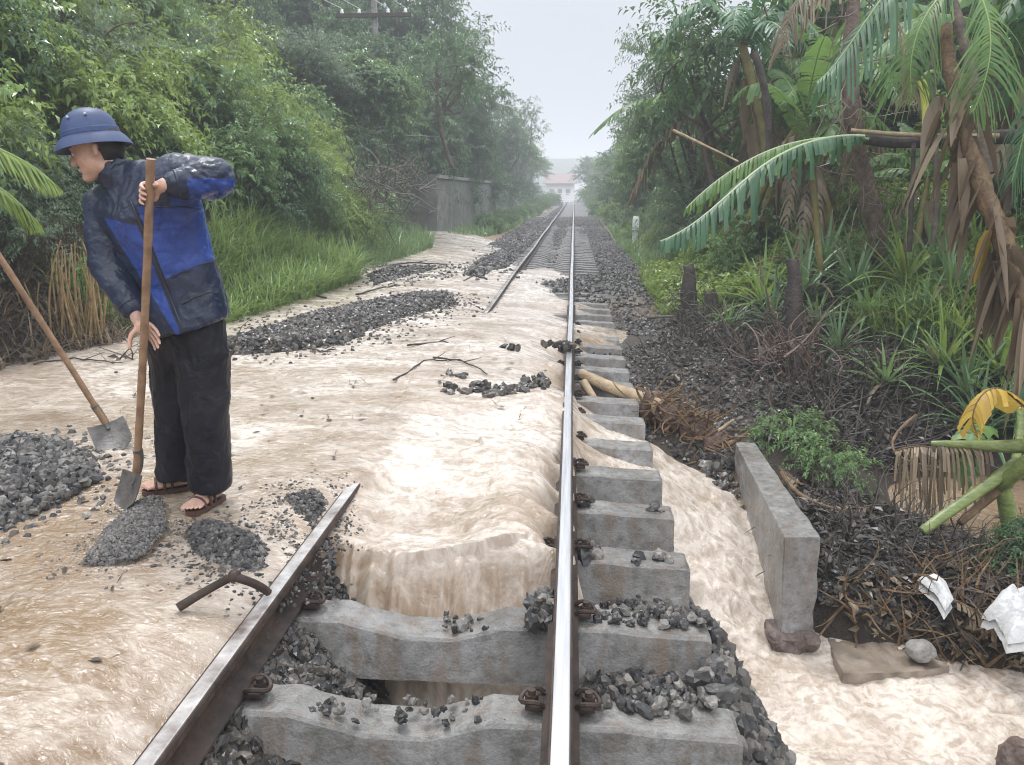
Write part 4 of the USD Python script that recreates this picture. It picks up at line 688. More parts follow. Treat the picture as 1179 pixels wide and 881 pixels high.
BL = [(0, 3.1, 13.2, .92, 85, 'tall green banana plant nearest the far track, leaves drooping against the sky'), (3, 3.3, 12.2, .98, 120, 'ragged banana plant with hanging brown leaves left of the leaning trunk'), (1, 3.6, 14.6, 1.15, 200, 'blue-green banana plant rising behind the ragged one'),
      (2, 3.5, 11.4, .9, 300, 'short banana plant with broad unbroken leaves beside the broken pale stalk'), (0, 5.0, 12.0, 1.15, 10, 'tall banana plant with hanging torn leaves behind the leaning trunk'), (1, 6.2, 11.2, 1.1, 80, 'blue-green banana plant behind the horizontal trunk'),
      (3, 5.2, 9.7, 1.05, 160, 'ragged banana plant with yellow hanging stalk right of the leaning trunk'), (1, 4.9, 8.0, .98, 250, 'blue-green banana plant at the upper right over the fallen trunk'), (0, 6.4, 8.4, 1.1, 330, 'tall banana plant at the top right corner'), (2, 6.6, 7.3, .95, 45, 'short banana plant at the right edge behind the leaning sheathed stem'),
      (3, 7.6, 10., 1.2, 130, 'ragged banana plant deep in the thicket at the right'), (0, 3.2, 15.8, .95, 220, 'banana plant just behind the one nearest the far track'), (2, 2.6, 14.2, .75, 90, 'low banana plant among the weeds beside the far track'), (1, 4.4, 16.5, 1.25, 20, 'tall banana plant standing farthest back in the clump'), (3, 2.45, 12.6, .85, 10, 'ragged banana plant with a skirt of dead leaves left in the clump'), (1, 3.0, 12.9, 1.0, 290, 'blue-green banana plant with long shredded leaves behind the broken pale stalk'), (0, 4.2, 13.4, 1.2, 140, 'tall banana plant showing its leaves above the leaning trunk'), (3, 4.7, 10.8, .95, 30, 'ragged banana plant close behind the leaning trunk'), (1, 5.6, 7.6, 1.05, 200, 'blue-green banana plant at the right behind the sheathed stem'), (2, 4.1, 10.3, .7, 200, 'small young banana plant behind the fallen green leaf')]
for k, x, y, s, a, lab in BL: inst(BN[k], 'banana_plant', lab, 'banana plant', (x, y, float(ground_h(x, y))), a, s)

# ---- strap-leaved rosettes
def rosette_source(name, seed, n, L, Wd, m, h=.1):
    src = proto(name); r = np.random.default_rng(seed)
    obj('stem', tube([(0, 0, -.1), (0, 0, h*.5), (.01, 0, h)], [.05, .045, .03], 7), dark_bark, src)
    for i in range(n):
        k = i/n; obj('leaf', strap_leaf((0, 0, h*r.uniform(.6, 1)), i*2.4+r.normal()*.2, .25+1.15*k+r.normal()*.08, L*r.uniform(.75, 1.15), Wd, r.uniform(.25, .75)*(1.1-k*.7), r), LEAF[m if r.random() > .08 else 'dry'], src, smooth=True)
    return src
RS = [rosette_source('strap_rosette', 2, 34, 1.0, .05, 'strap'), rosette_source('dense_rosette', 3, 40, .85, .042, 'strap'), rosette_source('light_rosette', 4, 26, .95, .046, 'bright', .2), rosette_source('small_rosette', 5, 24, .6, .035, 'mid')]
RL = [((925, 325), 0, 1.1, 'dark strap-leaved plant left of the leaning trunk'), ((985, 335), 1, 1.15, 'dense strap-leaved plant at the foot of the leaning trunk'), ((1040, 300), 0, 1.15, 'strap-leaved plant between the two thin dark stems'), ((1120, 325), 2, 1.0, 'pale strap-leaved plant beside the brown sheathed stem'), ((890, 345), 1, .85, 'low strap-leaved plant at the edge of the bright weeds'), ((965, 395), 1, .7, 'small strap-leaved plant above the brown root tangle'),
      ((1085, 420), 2, .85, 'yellow-tinged strap-leaved plant in the middle of the right bank'), ((1060, 380), 0, .8, 'arching strap-leaved plant behind the yellow-tinged one'), ((1130, 470), 0, .75, 'long-leaved green plant above the yellow banana leaf'), ((1170, 430), 1, .8, 'strap-leaved plant at the right edge under the sheathed stem'), ((1000, 365), 3, 1.1, 'small strap-leaved plant in front of the dense one'), ((940, 365), 3, 1.1, 'small mid-green strap-leaved plant above the mud'), ((1110, 400), 1, .7, 'tufted strap-leaved plant over the pool bank'), ((1150, 380), 3, 1.2, 'mid-green tuft below the brown sheathed stem'),
      ((840, 335), 3, .9, 'little strap-leaved tuft among the bright weeds'), ((1020, 430), 3, 1., 'little strap-leaved tuft beside the bare curved twig'), ((1185, 370), 0, 1., 'strap-leaved plant cut by the right edge of the picture'),
      ((950, 300), 0, 1.2, 'tall strap-leaved plant behind the slender greenish stem'), ((1010, 310), 1, 1.2, 'strap-leaved plant close behind the foot of the leaning trunk'), ((1075, 330), 0, 1.15, 'strap-leaved plant under the hanging yellow-green stalk'), ((880, 320), 2, 1., 'pale strap-leaved plant among the bright weeds'), ((1040, 345), 2, 1.05, 'pale green strap-leaved plant in the middle of the right bank'), ((1095, 365), 0, 1.0, 'strap-leaved plant half behind the sheathed stem'), ((1150, 430), 2, .9, 'pale long-leaved plant right of the yellow-tinged one'), ((1115, 440), 0, .85, 'dark long-leaved plant on the bank above the pool'), ((1175, 475), 1, .8, 'strap-leaved plant at the right edge above the cut stems')]
for (px, py), k, s, lab in RL:
    p = Py(px, py, float(np.interp(py, [300, 345, 400, 430, 470], [10.6, 9.3, 7.9, 7.3, 6.7]))); inst(RS[k], 'strap_leaved_plant', lab, 'plant', (p[0], p[1], float(ground_h(p[0], p[1]))), rv.uniform(0, 360), s)
# ------------------------------------------------------------------ the man
def refine_smooth(man, edge=.012, it=10, lam=.5, nu=-.53):
    m = tm(man.refine_to_length(edge)); m.merge_vertices()
    return trimesh.smoothing.filter_taubin(m, lamb=lam, nu=nu, iterations=it)
def wrinkle(m, amp, scale, seed, stretch=(1, 1, 1), pw=1.):
    n = m.vertex_normals; p = m.vertices*np.array(stretch)*scale; p = p+1.3*(fbm(m.vertices*scale*.6, 2, seed+9)[:, None]-.5)
    m.vertices = m.vertices+n*(amp*(ridged(p, 3, seed)**pw-.5))[:, None]; return m
skin_m = M_('skin', {'g': ('geometry', {}), 'n': ('noise_texture', {'scale': 30, 'detail': 3}), 'r': ('rgb_ramp', {'ramp': [(.3, (.4, .235, .17)), (.7, (.52, .33, .245))]}), 'p': ('principled_bsdf', {'roughness': .45, 'subsurface_weight': .15, 'subsurface_scale': .004})}, [('g.position', 'n.vector'), ('n.fac', 'r.fac'), ('r.color', 'p.base_color')])
def cloth(name, c1, c2, rough=.42, spec=.5):
    return M_(name, {'g': ('geometry', {}), 'n': ('noise_texture', {'scale': 5, 'detail': 5}), 'n2': ('noise_texture', {'scale': 22, 'detail': 4, 'distortion': 1.2}), 'r': ('rgb_ramp', {'ramp': [(.35, c1), (.65, c2)]}), 'b': ('bump', {'strength': .5, 'distance': .012}), 'mr': ('map_range', {'from_min': .35, 'from_max': .65, 'to_min': rough-.08, 'to_max': rough+.15}), 'p': ('principled_bsdf', {'specular_ior_level': spec})},
        [('g.position', 'n.vector'), ('g.position', 'n2.vector'), ('n.fac', 'r.fac'), ('r.color', 'p.base_color'), ('n.fac', 'mr.value'), ('mr.result', 'p.roughness'), ('n2.fac', 'b.height'), ('b.normal', 'p.normal')])
navy = cloth('navy_raincoat', (.008, .012, .026), (.02, .027, .052), .33)
blue = cloth('blue_raincoat', (.014, .034, .15), (.028, .062, .25), .36)
black_cloth = cloth('black_trouser_cloth', (.005, .005, .007), (.009, .009, .013), .38, .25)
helmet_m = noisy('blue_helmet', (.026, .045, .11), (.042, .068, .155), scale=6, rough=.5, bump=.05, bscale=200)
hair_m = plain('black_hair', (.012, .01, .01), .5); sandal_m = plain('brown_sandal', (.05, .022, .016), .45); white_eye = plain('eye_white', (.5, .46, .43), .3)
man = thing('person', 'person in a blue pith helmet and navy and blue raincoat bending over a long shovel', 'person')
A3 = np.array
Jp = dict(hipL=Py(230, 388, 3.56), hipR=Py(200, 388, 3.64), kneeL=Py(237, 470, 3.52), kneeR=Py(206, 470, 3.66), ankL=Py(241, 543, 3.55), ankR=Py(203, 538, 3.70),
          waist=Py(208, 330, 3.58), chest=Py(172, 248, 3.50), shL=Py(203, 203, 3.42), shR=Py(121, 236, 3.58), elL=Py(247, 207, 3.36), wrL=Py(188, 213, 3.25), elR=Py(124, 305, 3.52), wrR=Py(155, 360, 3.42), neck0=Py(150, 214, 3.50), neck1=Py(128, 192, 3.49))
J = Jp
hc = Py(111, 176, 3.47)   # middle of the head
# frame of the head: forward, up, side
fwd = norm(A3([-.93, -.30, -.26])); hup = norm(A3([-.22, .0, 1.])-fwd*(A3([-.22, 0, 1.])@fwd)); hs = np.cross(hup, fwd)
def H(a, b, c): return hc+fwd*a+hs*b+hup*c
# shovel line
sh_top, sh_bot = Py(173.5, 183, 3.19), Py(157, 545, 3.43)
sdir = norm(sh_bot-sh_top)
def S_at(px_y):
    """point of the handle seen at a given row of the photograph"""
    t = np.linspace(0, 1, 400); P = sh_top+(sh_bot-sh_top)*t[:, None]; rows_ = np.array([proj(p)[1] for p in P]); return P[np.argmin(abs(rows_-px_y))]
gripL, gripR = S_at(224), S_at(384)
view = norm(CAM-gripL); view[2] *= .3; view = norm(view); right_v = rt
# skull and face
head = [Manifold.batch_hull([ball(H(.005, 0, .045), .088, 20), ball(H(-.03, 0, .03), .085, 20), ball(H(.03, .02, -.02), .055), ball(H(.03, -.02, -.02), .055)]),
        Manifold.batch_hull([ball(H(.03, .03, -.03), .045), ball(H(.03, -.03, -.03), .045), ball(H(.055, 0, -.085), .026), ball(H(.0, .035, -.06), .03), ball(H(.0, -.035, -.06), .03)]),
        Manifold.batch_hull([ball(H(.082, 0, .022), .012), ball(H(.106, 0, -.022), .0115), ball(H(.088, .014, -.024), .009), ball(H(.088, -.014, -.024), .009)]),   # nose
        Manifold.batch_hull([ball(H(.078, .02, -.054), .009), ball(H(.078, -.02, -.054), .009), ball(H(.088, 0, -.053), .0095)]),   # lips
        Manifold.batch_hull([ball(H(.08, .03, .035), .012), ball(H(.08, -.03, .035), .012), ball(H(.087, 0, .035), .011)]),   # brow
        Manifold.batch_hull([ball(H(.072, 0, -.088), .019), ball(H(.06, 0, -.08), .026)])]
for s in (-1, 1):   # ears
    head.append(Manifold.batch_hull([ball(H(-.015, s*.083, .02), .012), ball(H(-.022, s*.091, .016), .014), ball(H(-.012, s*.083, -.022), .009)]))
body = list(head)
body.append(chain([H(-.03, 0, -.03), J['neck1'], J['neck0'], J['chest']], [.058, .054, .06, .12]))
body.append(chain([J['chest'], J['waist'], (J['hipL']+J['hipR'])/2], [.12, .12, .12]))
for a, b, c, rr_ in (('shL', 'elL', 'wrL', (.055, .042, .028)), ('shR', 'elR', 'wrR', (.055, .042, .028))): body.append(chain([J['chest'], J[a], J[b], J[c]], (.1,)+rr_))
for s in 'LR': body.append(chain([(J['hipL']+J['hipR'])/2+A3([0, .02, .03]), J['hip'+s]+A3([0, .01, 0]), J['knee'+s], J['ank'+s]], [.08, .07, .05, .036]))
def finger(pts, r0): return chain(pts, np.linspace(r0, r0*.78, len(pts)), 12)
# left hand: wrapped round the handle from behind, knuckles to the left, fingers closing over the front
def wrap_hand(g, wrist, ax, front, side, curl=1.):
    """g: point on the handle; ax: handle direction (down); front: towards viewer; side: side the knuckles are on"""
    out = []; R0 = .0175
    kn = []
    for i, (ln, rr_) in enumerate(((.9, .0092), (1.05, .0096), (1., .0092), (.85, .0082))):
        c = g+ax*(-.03+.0205*i); pts = []
        for th, rad in ((-1.9, R0+.019), (-.95, R0+.021), (-.1, R0+.0145), (.75, R0+.0115), (1.5*ln, R0+.0095)):
            th = th*curl if th > 0 else th
            pts.append(c+side*math.cos(th+.0)*rad*(1.15 if th < 0 else 1)+front*math.sin(th)*rad+ax*.004*(th))
        kn.append(pts[1]); out.append(finger(pts[1:], rr_)); kn.append(pts[0])
    palm = Manifold.batch_hull([ball(k, .0115) for k in kn]+[ball(g+ax*.0-front*(R0+.019)+side*.01, .015)]); out.append(palm)
    out.append(chain([g-front*(R0+.017)+side*.012, wrist], [.019, .027]))
    tb = g-ax*.035; out.append(chain([g-front*(R0+.014)-ax*.012, tb-front*(R0+.004)-side*.016, tb-ax*.012-side*(R0+.006)+front*.014], [.013, .0105, .0092], 12))
    return out
fv = norm(-fw*A3([1, 1, 0])); fv = norm(fv-sdir*(fv@sdir)); sv = norm(np.cross(sdir, fv)); sv = sv if sv@rt < 0 else -sv
body += wrap_hand(gripL, J['wrL'], sdir, fv, sv)
# right hand: handle crosses in front of an open palm, fingers reach past it to the right
g = gripR; bk = -fv; rgt = -sv
palm_c = g+bk*.042+sv*.03
wr = J['wrR']; kn = []
for i, (ln, rr_) in enumerate(((.06, .0088), (.07, .0094), (.066, .0092), (.052, .0082))):
    k = g+bk*.034+rgt*.012+sdir*(-.034+.021*i)-sdir*.0; kn.append(k)
    d = norm(rgt*.8+sdir*(.42+.12*i)+fv*.12); p1 = k+d*ln*.5; p2 = p1+norm(d+fv*.35+sdir*.1)*ln*.38; p3 = p2+norm(d*.7+fv*.55+sdir*.3)*ln*.3
    body.append(finger([k-rgt*.02, k, p1, p2, p3], rr_))
body.append(Manifold.batch_hull([ball(k, .0115) for k in kn]+[ball(k-rgt*.045+sdir*(-.004), .013) for k in kn[1:3]]+[ball(palm_c-sdir*.02+sv*.012, .016)]))
body.append(chain([palm_c-sdir*.015, palm_c*.5+wr*.5, wr], [.02, .024, .027]))
body.append(chain([palm_c-sdir*.01, palm_c+sdir*.03+sv*.028+fv*.02, palm_c+sdir*.062+sv*.03+fv*.03, palm_c+sdir*.088+sv*.024+fv*.036], [.015, .0125, .0105, .009], 12))
# feet
def foot(ank, d, sole):
    d = norm(A3([d[0], d[1], 0.])); s = A3([-d[1], d[0], 0.]); out = []; b = A3([ank[0], ank[1], sole])
    out.append(Manifold.batch_hull([ball(ank, .036), ball(b-d*.04+[0, 0, .03], .03), ball(b+d*.06+[0, 0, .045], .03)]))
    out.append(Manifold.batch_hull([ball(b-d*.045+[0, 0, .028], .028), ball(b+d*.06+[0, 0, .03], .033), ball(b+d*.115+s*.028+[0, 0, .016], .015), ball(b+d*.125-s*.022+[0, 0, .018], .018)]))
    for i in range(5):
        r0 = (.0145, .0108, .01, .0095, .009)[i]; o = -.03+.0165*i+(.004 if i else 0); ln = (.052, .05, .043, .035, .026)[i]
        out.append(chain([b+d*.1+s*o*.9+[0, 0, .02], b+d*(.11+ln*.55)+s*o+[0, 0, .021], b+d*(.11+ln)+s*o*1.02+[0, 0, .013]], [r0, r0, r0*.85], 10))
    return out
gl, gr = float(ground_h(*J['ankL'][:2])), float(ground_h(*J['ankR'][:2])); solL, solR = max(gl, -.0)+.03, max(gr, .0)+.03
dL, dR = A3([-.25, -1, 0]), A3([-.95, -.5, 0])
J['ankL'] = A3([*J['ankL'][:2], solL+.085]); J['ankR'] = A3([*J['ankR'][:2], solR+.085])
body += foot(J['ankL'], dL, solL)+foot(J['ankR'], dR, solR)
for s in 'LR': body.append(chain([J['knee'+s], J['ank'+s]], [.055, .036]))
bm = refine_smooth(union(body), .0075, 6)
obj('body', bm, skin_m, man, smooth=True)
for s in (-1, 1):
    e = trimesh.creation.icosphere(2, .0115); e.apply_translation(H(.078, s*.031, .012)); eye = obj('eye', e, white_eye, man, smooth=True)
    e = trimesh.creation.icosphere(2, .0068); e.apply_translation(H(.0845, s*.0315, .011)); obj('iris', e, hair_m, eye, smooth=True)
    obj('eyebrow', tube(spline([H(.084, s*.014, .037), H(.087, s*.03, .042), H(.072, s*.05, .035)], 8), [.002, .004, .0045, .0045, .004, .004, .003, .001], 6), hair_m, man, smooth=True)
hair = Manifold.batch_hull([ball(H(-.03, 0, .05), .094, 20), ball(H(-.04, 0, .01), .079, 18), ball(H(-.04, 0, -.0), .07, 16)])-Manifold.batch_hull([ball(H(.09, .12, -.0), .085), ball(H(.09, -.12, -.0), .085), ball(H(.02, .13, -.03), .05), ball(H(.02, -.13, -.03), .05), ball(H(.1, .1, -.1), .08), ball(H(.1, -.1, -.1), .08)])
hm = refine_smooth(hair, .01, 4); hm = wrinkle(hm, .004, 60, 3); obj('hair', hm, hair_m, man, smooth=True)
# pith helmet
hf = norm(fwd+hup*.10); hu2 = norm(hup-hf*(hup@hf)); hs2 = np.cross(hu2, hf); h0 = H(-.002, 0, .062)
def revolve_helmet(prof, ax=1.1, n=48):
    prof = np.array(prof)*[.95, 1.]; th = np.arange(n)*2*np.pi/n; V = []
    for r_, z_ in prof:
        c, s = np.cos(th), np.sin(th); dip = np.where(r_ > .118, -.012*(np.abs(c)**2)*(r_-.118)/.045, 0)
        V.append(h0+hf*(r_*ax*c)[:, None]+hs2*(r_*.98*s)[:, None]+hu2*(z_+dip)[:, None])
    k = len(prof); V = np.vstack(V); i, j = np.meshgrid(np.arange(k-1), np.arange(n), indexing='ij'); a, b = i*n+j, i*n+(j+1) % n
    f = np.stack([a, b, b+n, a+n], -1).reshape(-1, 4); return trimesh.Trimesh(V, np.vstack([f[:, [0, 1, 2]], f[:, [0, 2, 3]]]), process=False)
hel = obj('helmet_crown', revolve_helmet([(.104, .0), (.106, .012), (.106, .03), (.1, .06), (.086, .087), (.06, .108), (.03, .119), (.0005, .122)]), helmet_m, man, smooth=True)
obj('helmet_brim', revolve_helmet([(.098, .012), (.106, .014), (.118, .004), (.134, -.013), (.148, -.034), (.15, -.039), (.146, -.04), (.13, -.02), (.112, -.006), (.098, -.004)]), helmet_m, man, smooth=40)
obj('helmet_band', revolve_helmet([(.1065, .01), (.1105, .012), (.1105, .03), (.1065, .033)]), helmet_m, hel, smooth=40)
vent_m = plain('pale_eyelet', (.3, .36, .45), .35)
for th, zz in ((-1.0, .082), (-1.75, .084)):
    # on the side the photograph sees
    rr_ = .0895; p = h0+hf*(rr_*1.12*math.cos(th))+hs2*(rr_*.98*math.sin(th))*(1 if (hs2@fw) > 0 else -1)*(1)+hu2*zz
    if (hs2@fw)*math.sin(th) > 0: p = h0+hf*(rr_*1.12*math.cos(th))-hs2*(rr_*.98*math.sin(th))+hu2*zz
    e = trimesh.creation.icosphere(2, .0062); e.apply_translation(p); obj('vent_eyelet', e, vent_m, hel, smooth=True)
# raincoat
wl = norm(J['hipL']-J['hipR'])
hemc = (J['hipL']+J['hipR'])/2+A3([-.005, -.02, .085])
jk = [Manifold.batch_hull([ball(J['neck0']+[.01, .02, .01], .085), ball(J['shL']+[-.01, .02, -.01], .085), ball(J['shR']+[.02, -.0, -.01], .085), ball(J['chest'], .14), ball(J['chest']+wl*.05+[.03, .02, 0], .14)]),
      Manifold.batch_hull([ball(J['chest'], .145), ball(J['shL']+[-.02, .03, -.05], .085), ball(J['shR']+[.03, 0, -.05], .085), ball(J['waist']+wl*.055, .135), ball(J['waist']-wl*.055, .135)]),
      Manifold.batch_hull([ball(J['waist']+wl*.055, .135), ball(J['waist']-wl*.055, .135), ball(hemc+wl*.085+[.02, 0, -.04], .145), ball(hemc-wl*.075+[0, 0, -.05], .14)]),
      Manifold.batch_hull([ball(J['neck0']+[.01, .015, .0], .085), ball(J['neck1']+A3([.022, .012, -.035]), .071)])]
jk += [chain([J['shL']+[-.02, .01, -.02], J['shL'], J['elL']+[0, 0, .005], (J['elL']+J['wrL'])/2, J['wrL']+norm(J['elL']-J['wrL'])*.045], [.095, .082, .074, .06, .046])]
jk += [chain([J['shR']+[.02, 0, -.02], J['shR'], J['elR'], (J['elR']+J['wrR'])/2, J['wrR']+norm(J['elR']-J['wrR'])*.03], [.095, .085, .072, .06, .048])]
coat = union(jk).trim_by_plane([float(q) for q in norm(A3([-.28, -.05, 1.]))], float(norm(A3([-.28, -.05, 1.]))@(hemc+A3([0, 0, -.045]))))
cm_ = refine_smooth(coat, .0075, 12)
dsh = np.minimum(np.linalg.norm(cm_.vertices-J['elL'], axis=1), np.linalg.norm(cm_.vertices-(J['shL']*.4+J['elL']*.6), axis=1))
cm_ = wrinkle(cm_, .024, 7, 5, (1, 1, .6), .9); cm_ = wrinkle(cm_, .009, 19, 15, (1.2, 1, .7), 1.2); n_ = cm_.vertex_normals
cm_.vertices = cm_.vertices+n_*((ridged(cm_.vertices*A3([26, 20, 30])+2*fbm(cm_.vertices*8, 2, 4)[:, None], 2, 8)-.5)*.02*np.exp(-(dsh/.14)**2))[:, None]
fx = np.array([np.array(proj(p)) for p in cm_.triangles_center])
fy_ = cm_.triangles_center@np.r_[0, 1, 0.]
arm_d = np.min([np.linalg.norm(cm_.triangles_center-(J['elR']*(1-t)+J['wrR']*t), axis=1) for t in np.linspace(-.6, 1, 12)], 0)
armL_d = np.min([np.linalg.norm(cm_.triangles_center-(J['elL']*(1-t)+J['shL']*t), axis=1) for t in np.linspace(0, 1, 8)], 0)
X_, Y_ = fx[:, 0], fx[:, 1]
zl = 152+.40*(Y_-235); wob = 3*np.sin(Y_*.31)+2*np.sin(X_*.4)
right_p = (Y_ > 238) & (Y_ < 322-.40*(X_-190)+wob*.3) & (X_ > zl+4)
left_p = (Y_ > 252+.25*(X_-125)) & (Y_ < 398) & (X_ < zl-4+.0) & (X_ > 120+.62*(Y_-252)) & (X_ > 118)
band = (right_p | left_p) & (arm_d > .08)
band &= (cm_.triangles_center-J['waist'])@A3([-.5, .86, 0]) < .5
cuff = (armL_d < .13) & (X_ > 196) & (Y_ > 205+.0*(X_)) & (Y_ < 240)
isb = (band | cuff)
_k = np.unique(cm_.faces[~isb]); obj('raincoat', (cm_.vertices[_k], np.searchsorted(_k, cm_.faces[~isb])), navy, man, smooth=True); obj('blue_panel', (cm_.vertices[np.unique(cm_.faces[isb])], np.searchsorted(np.unique(cm_.faces[isb]), cm_.faces[isb])), blue, man, smooth=True, label='royal blue panel of the navy raincoat')
vpx = np.array([proj(p) for p in cm_.vertices]); vn = cm_.vertex_normals; facing = np.einsum('ij,ij->i', vn, CAM-cm_.vertices) > 0
vd = np.linalg.norm(cm_.vertices-CAM, axis=1)
def seam(name, pix, r_, m, n=40):
    """a raised seam sewn on the coat where the photograph shows it"""
    P = []
    for q in spline(np.array([[a, b, 0.] for a, b in pix]), n)[:, :2]:
        d = np.hypot(vpx[:, 0]-q[0], vpx[:, 1]-q[1])+np.where(facing, 0, 1e3); k = np.argsort(d)[:6]; k = k[np.argsort(vd[k])[:2]]; P.append((cm_.vertices[k]+vn[k]*.002).mean(0))
    P = np.array(P)
    for _ in range(3): P[1:-1] = (P[:-2]+2*P[1:-1]+P[2:])/4
    obj(name, tube(P, r_, 6), m, man, smooth=True)
zip_m = plain('dark_zip', (.02, .022, .028), .3); pipe_m = plain('pale_piping', (.1, .11, .13), .4)
seam('zip', [(150, 232), (172, 285), (192, 335), (212, 384)], .0055, zip_m)
seam('yoke_seam', [(168, 238), (200, 239), (232, 240)], .0028, navy); seam('pocket_welt', [(208, 350), (225, 342), (243, 335)], .0045, zip_m, 20); seam('panel_seam', [(196, 320), (222, 309), (246, 300)], .0028, navy, 24)
for a, b, nm in (('elL', 'wrL', 'cuff'), ('elR', 'wrR', 'cuff')):
    d = norm(J[b]-J[a]); c0 = J[b]-d*(.05 if b == 'wrL' else .035); u = norm(np.cross(d, [0, 0, 1.])); w_ = np.cross(d, u)
    obj(nm, tube(np.array([c0+(u*math.cos(t_)+w_*math.sin(t_))*.049 for t_ in np.linspace(0, 2*math.pi, 25)]), .008, 6), navy, man, smooth=True)
collar = Manifold.batch_hull([ball(J['neck1']+A3([.018, .01, -.04]), .081), ball(J['neck1']+A3([.008, .004, .0]), .069)]); collar = collar-Manifold.batch_hull([ball(J['neck1']+A3([.02, .01, -.07]), .062), ball(J['neck1']+A3([-.012, 0, .09]), .064)])
obj('collar', wrinkle(refine_smooth(collar, .01, 5), .008, 14, 12), navy, man, smooth=True)
# trousers
tr = [Manifold.batch_hull([ball(J['hipL']+[0, 0, .05], .115), ball(J['hipR']+[0, 0, .05], .115), ball((J['hipL']+J['hipR'])/2+[0, -.01, -.06], .1)])]
for s, fl in (('L', .0), ('R', .0)):
    end = J['ank'+s]*1.; end[2] -= .045
    tr.append(chain([J['hip'+s]+[0, 0, .03], J['hip'+s]*.5+J['knee'+s]*.5, J['knee'+s], J['knee'+s]*.45+end*.55, end], [.118, .112, .1, .093, .09]))
trm = union(tr).trim_by_plane([0., 0., 1.], float(min(solL, solR)+.055)); trm = refine_smooth(trm, .0105, 12)
trm = wrinkle(trm, .03, 7.5, 33, (1.2, 1.2, .42), .9); trm = wrinkle(trm, .008, 20, 34, (1, 1, .6), 1.2); obj('trousers', trm, black_cloth, man, smooth=True)
# sandals
for ank, d, sole in ((J['ankL'], dL, solL), (J['ankR'], dR, solR)):
    d = norm(d); s = A3([-d[1], d[0], 0.]); b = A3([ank[0], ank[1], sole])
    so = Manifold.batch_hull([Manifold.cylinder(.02, r_, r_, 20).translate([float(q) for q in b+d*o+s*w+[0, 0, -.02]]) for o, w, r_ in ((-.045, 0, .037), (.06, 0, .042), (.125, .002, .04), (.1, -.012, .04))])
    sd = obj('sandal', tm(so), sandal_m, man, smooth=35)
    for o, h_, wd in ((.098, .046, .046), (.06, .068, .046), (.025, .086, .042)):
        C = [b+d*o+s*(wd*math.cos(a))+A3([0, 0, 1.])*(.0+h_*math.sin(a)**.7) for a in np.linspace(0, math.pi, 12)]
        st = tube(np.array(C), .0065, 6); obj('strap', st, sandal_m, sd, smooth=True)
    st = tube(np.array([b-d*.03*math.cos(a)*1.1+s*.043*math.sin(a)+A3([0, 0, .05]) for a in np.linspace(-1.6, 1.6, 12)]), .006, 6); obj('strap', st, sandal_m, sd, smooth=True)

# ------------------------------------------------------------------ shovels
def blade_mesh(top, down, across, facing, L, Wd, dish=.02):
    n, m = 14, 11; V = []
    for i in range(n+1):
        u = i/n; w = Wd*.5*(1 if u < .62 else 1-.28*((u-.62)/.38)**2)
        for j in range(m+1):
            q = (j/m*2-1); V.append(top+down*L*(u-.1*q*q*(u > .62)*(u-.62)/.38)+across*w*q+facing*(dish*(q*q*.9)-.012*math.sin(u*2.6)))
    V = np.array(V); i, j = np.meshgrid(np.arange(n), np.arange(m), indexing='ij'); a = i*(m+1)+j; f = np.stack([a, a+1, a+m+2, a+m+1], -1).reshape(-1, 4); f = np.vstack([f[:, [0, 1, 2]], f[:, [0, 2, 3]]])
    nn = norm(np.cross(down, across)); V2 = np.vstack([V, V+nn*.004]); F2 = np.vstack([f, f[:, ::-1]+len(V)])
    bd = [k for k in range(m+1)]+[i*(m+1)+m for i in range(1, n+1)]+[n*(m+1)+k for k in range(m-1, -1, -1)]+[i*(m+1) for i in range(n-1, 0, -1)]
    e = [(bd[k], bd[(k+1) % len(bd)]) for k in range(len(bd))]; F2 = np.vstack([F2]+[[[a, b, b+len(V)], [a, b+len(V), a+len(V)]] for a, b in e])
    return trimesh.Trimesh(V2, F2, process=False)
def shovel(label, top, bot, tip, across, L, Wd, r0=.0165):
    t = thing('shovel', label, 'shovel')
    d = norm(bot-top); C = spline([top, (top+bot)/2+rt*.006, bot], 24); r_ = np.full(24, r0); r_[0] = r0*1.05
    h = tube(C, r_*(1+.05*np.sin(np.arange(24)*1.7)), 12); obj('handle', h, handle_wood, t, smooth=40)
    down = norm(tip-bot); across = norm(across-down*(across@down)); fc = np.cross(down, across)
    obj('socket', tube(spline([bot-d*.13, bot, bot+down*.05], 10), np.r_[np.full(6, r0*1.28), np.linspace(r0*1.2, r0*.6, 4)], 12), blade_steel, t, smooth=40)
    obj('blade', blade_mesh(bot+down*.0, down, across, fc if fc@fw < 0 else -fc, np.linalg.norm(tip-bot), Wd), blade_steel, t, smooth=35)
    return t
shovel('shovel with a long brown handle gripped by the man, blade standing on the grit', sh_top, sh_bot, Py(141, 586, 3.36), A3([.86, -.36, .36]), .2, .175)
shovel('shovel leaning in from the left edge, grey handle, blade flat in the brown water', Py(-60, 205, 4.05), Py(122, 488, 4.42), Py(136, 520, 4.28), A3([.95, .3, .0]), .22, .2, .017)
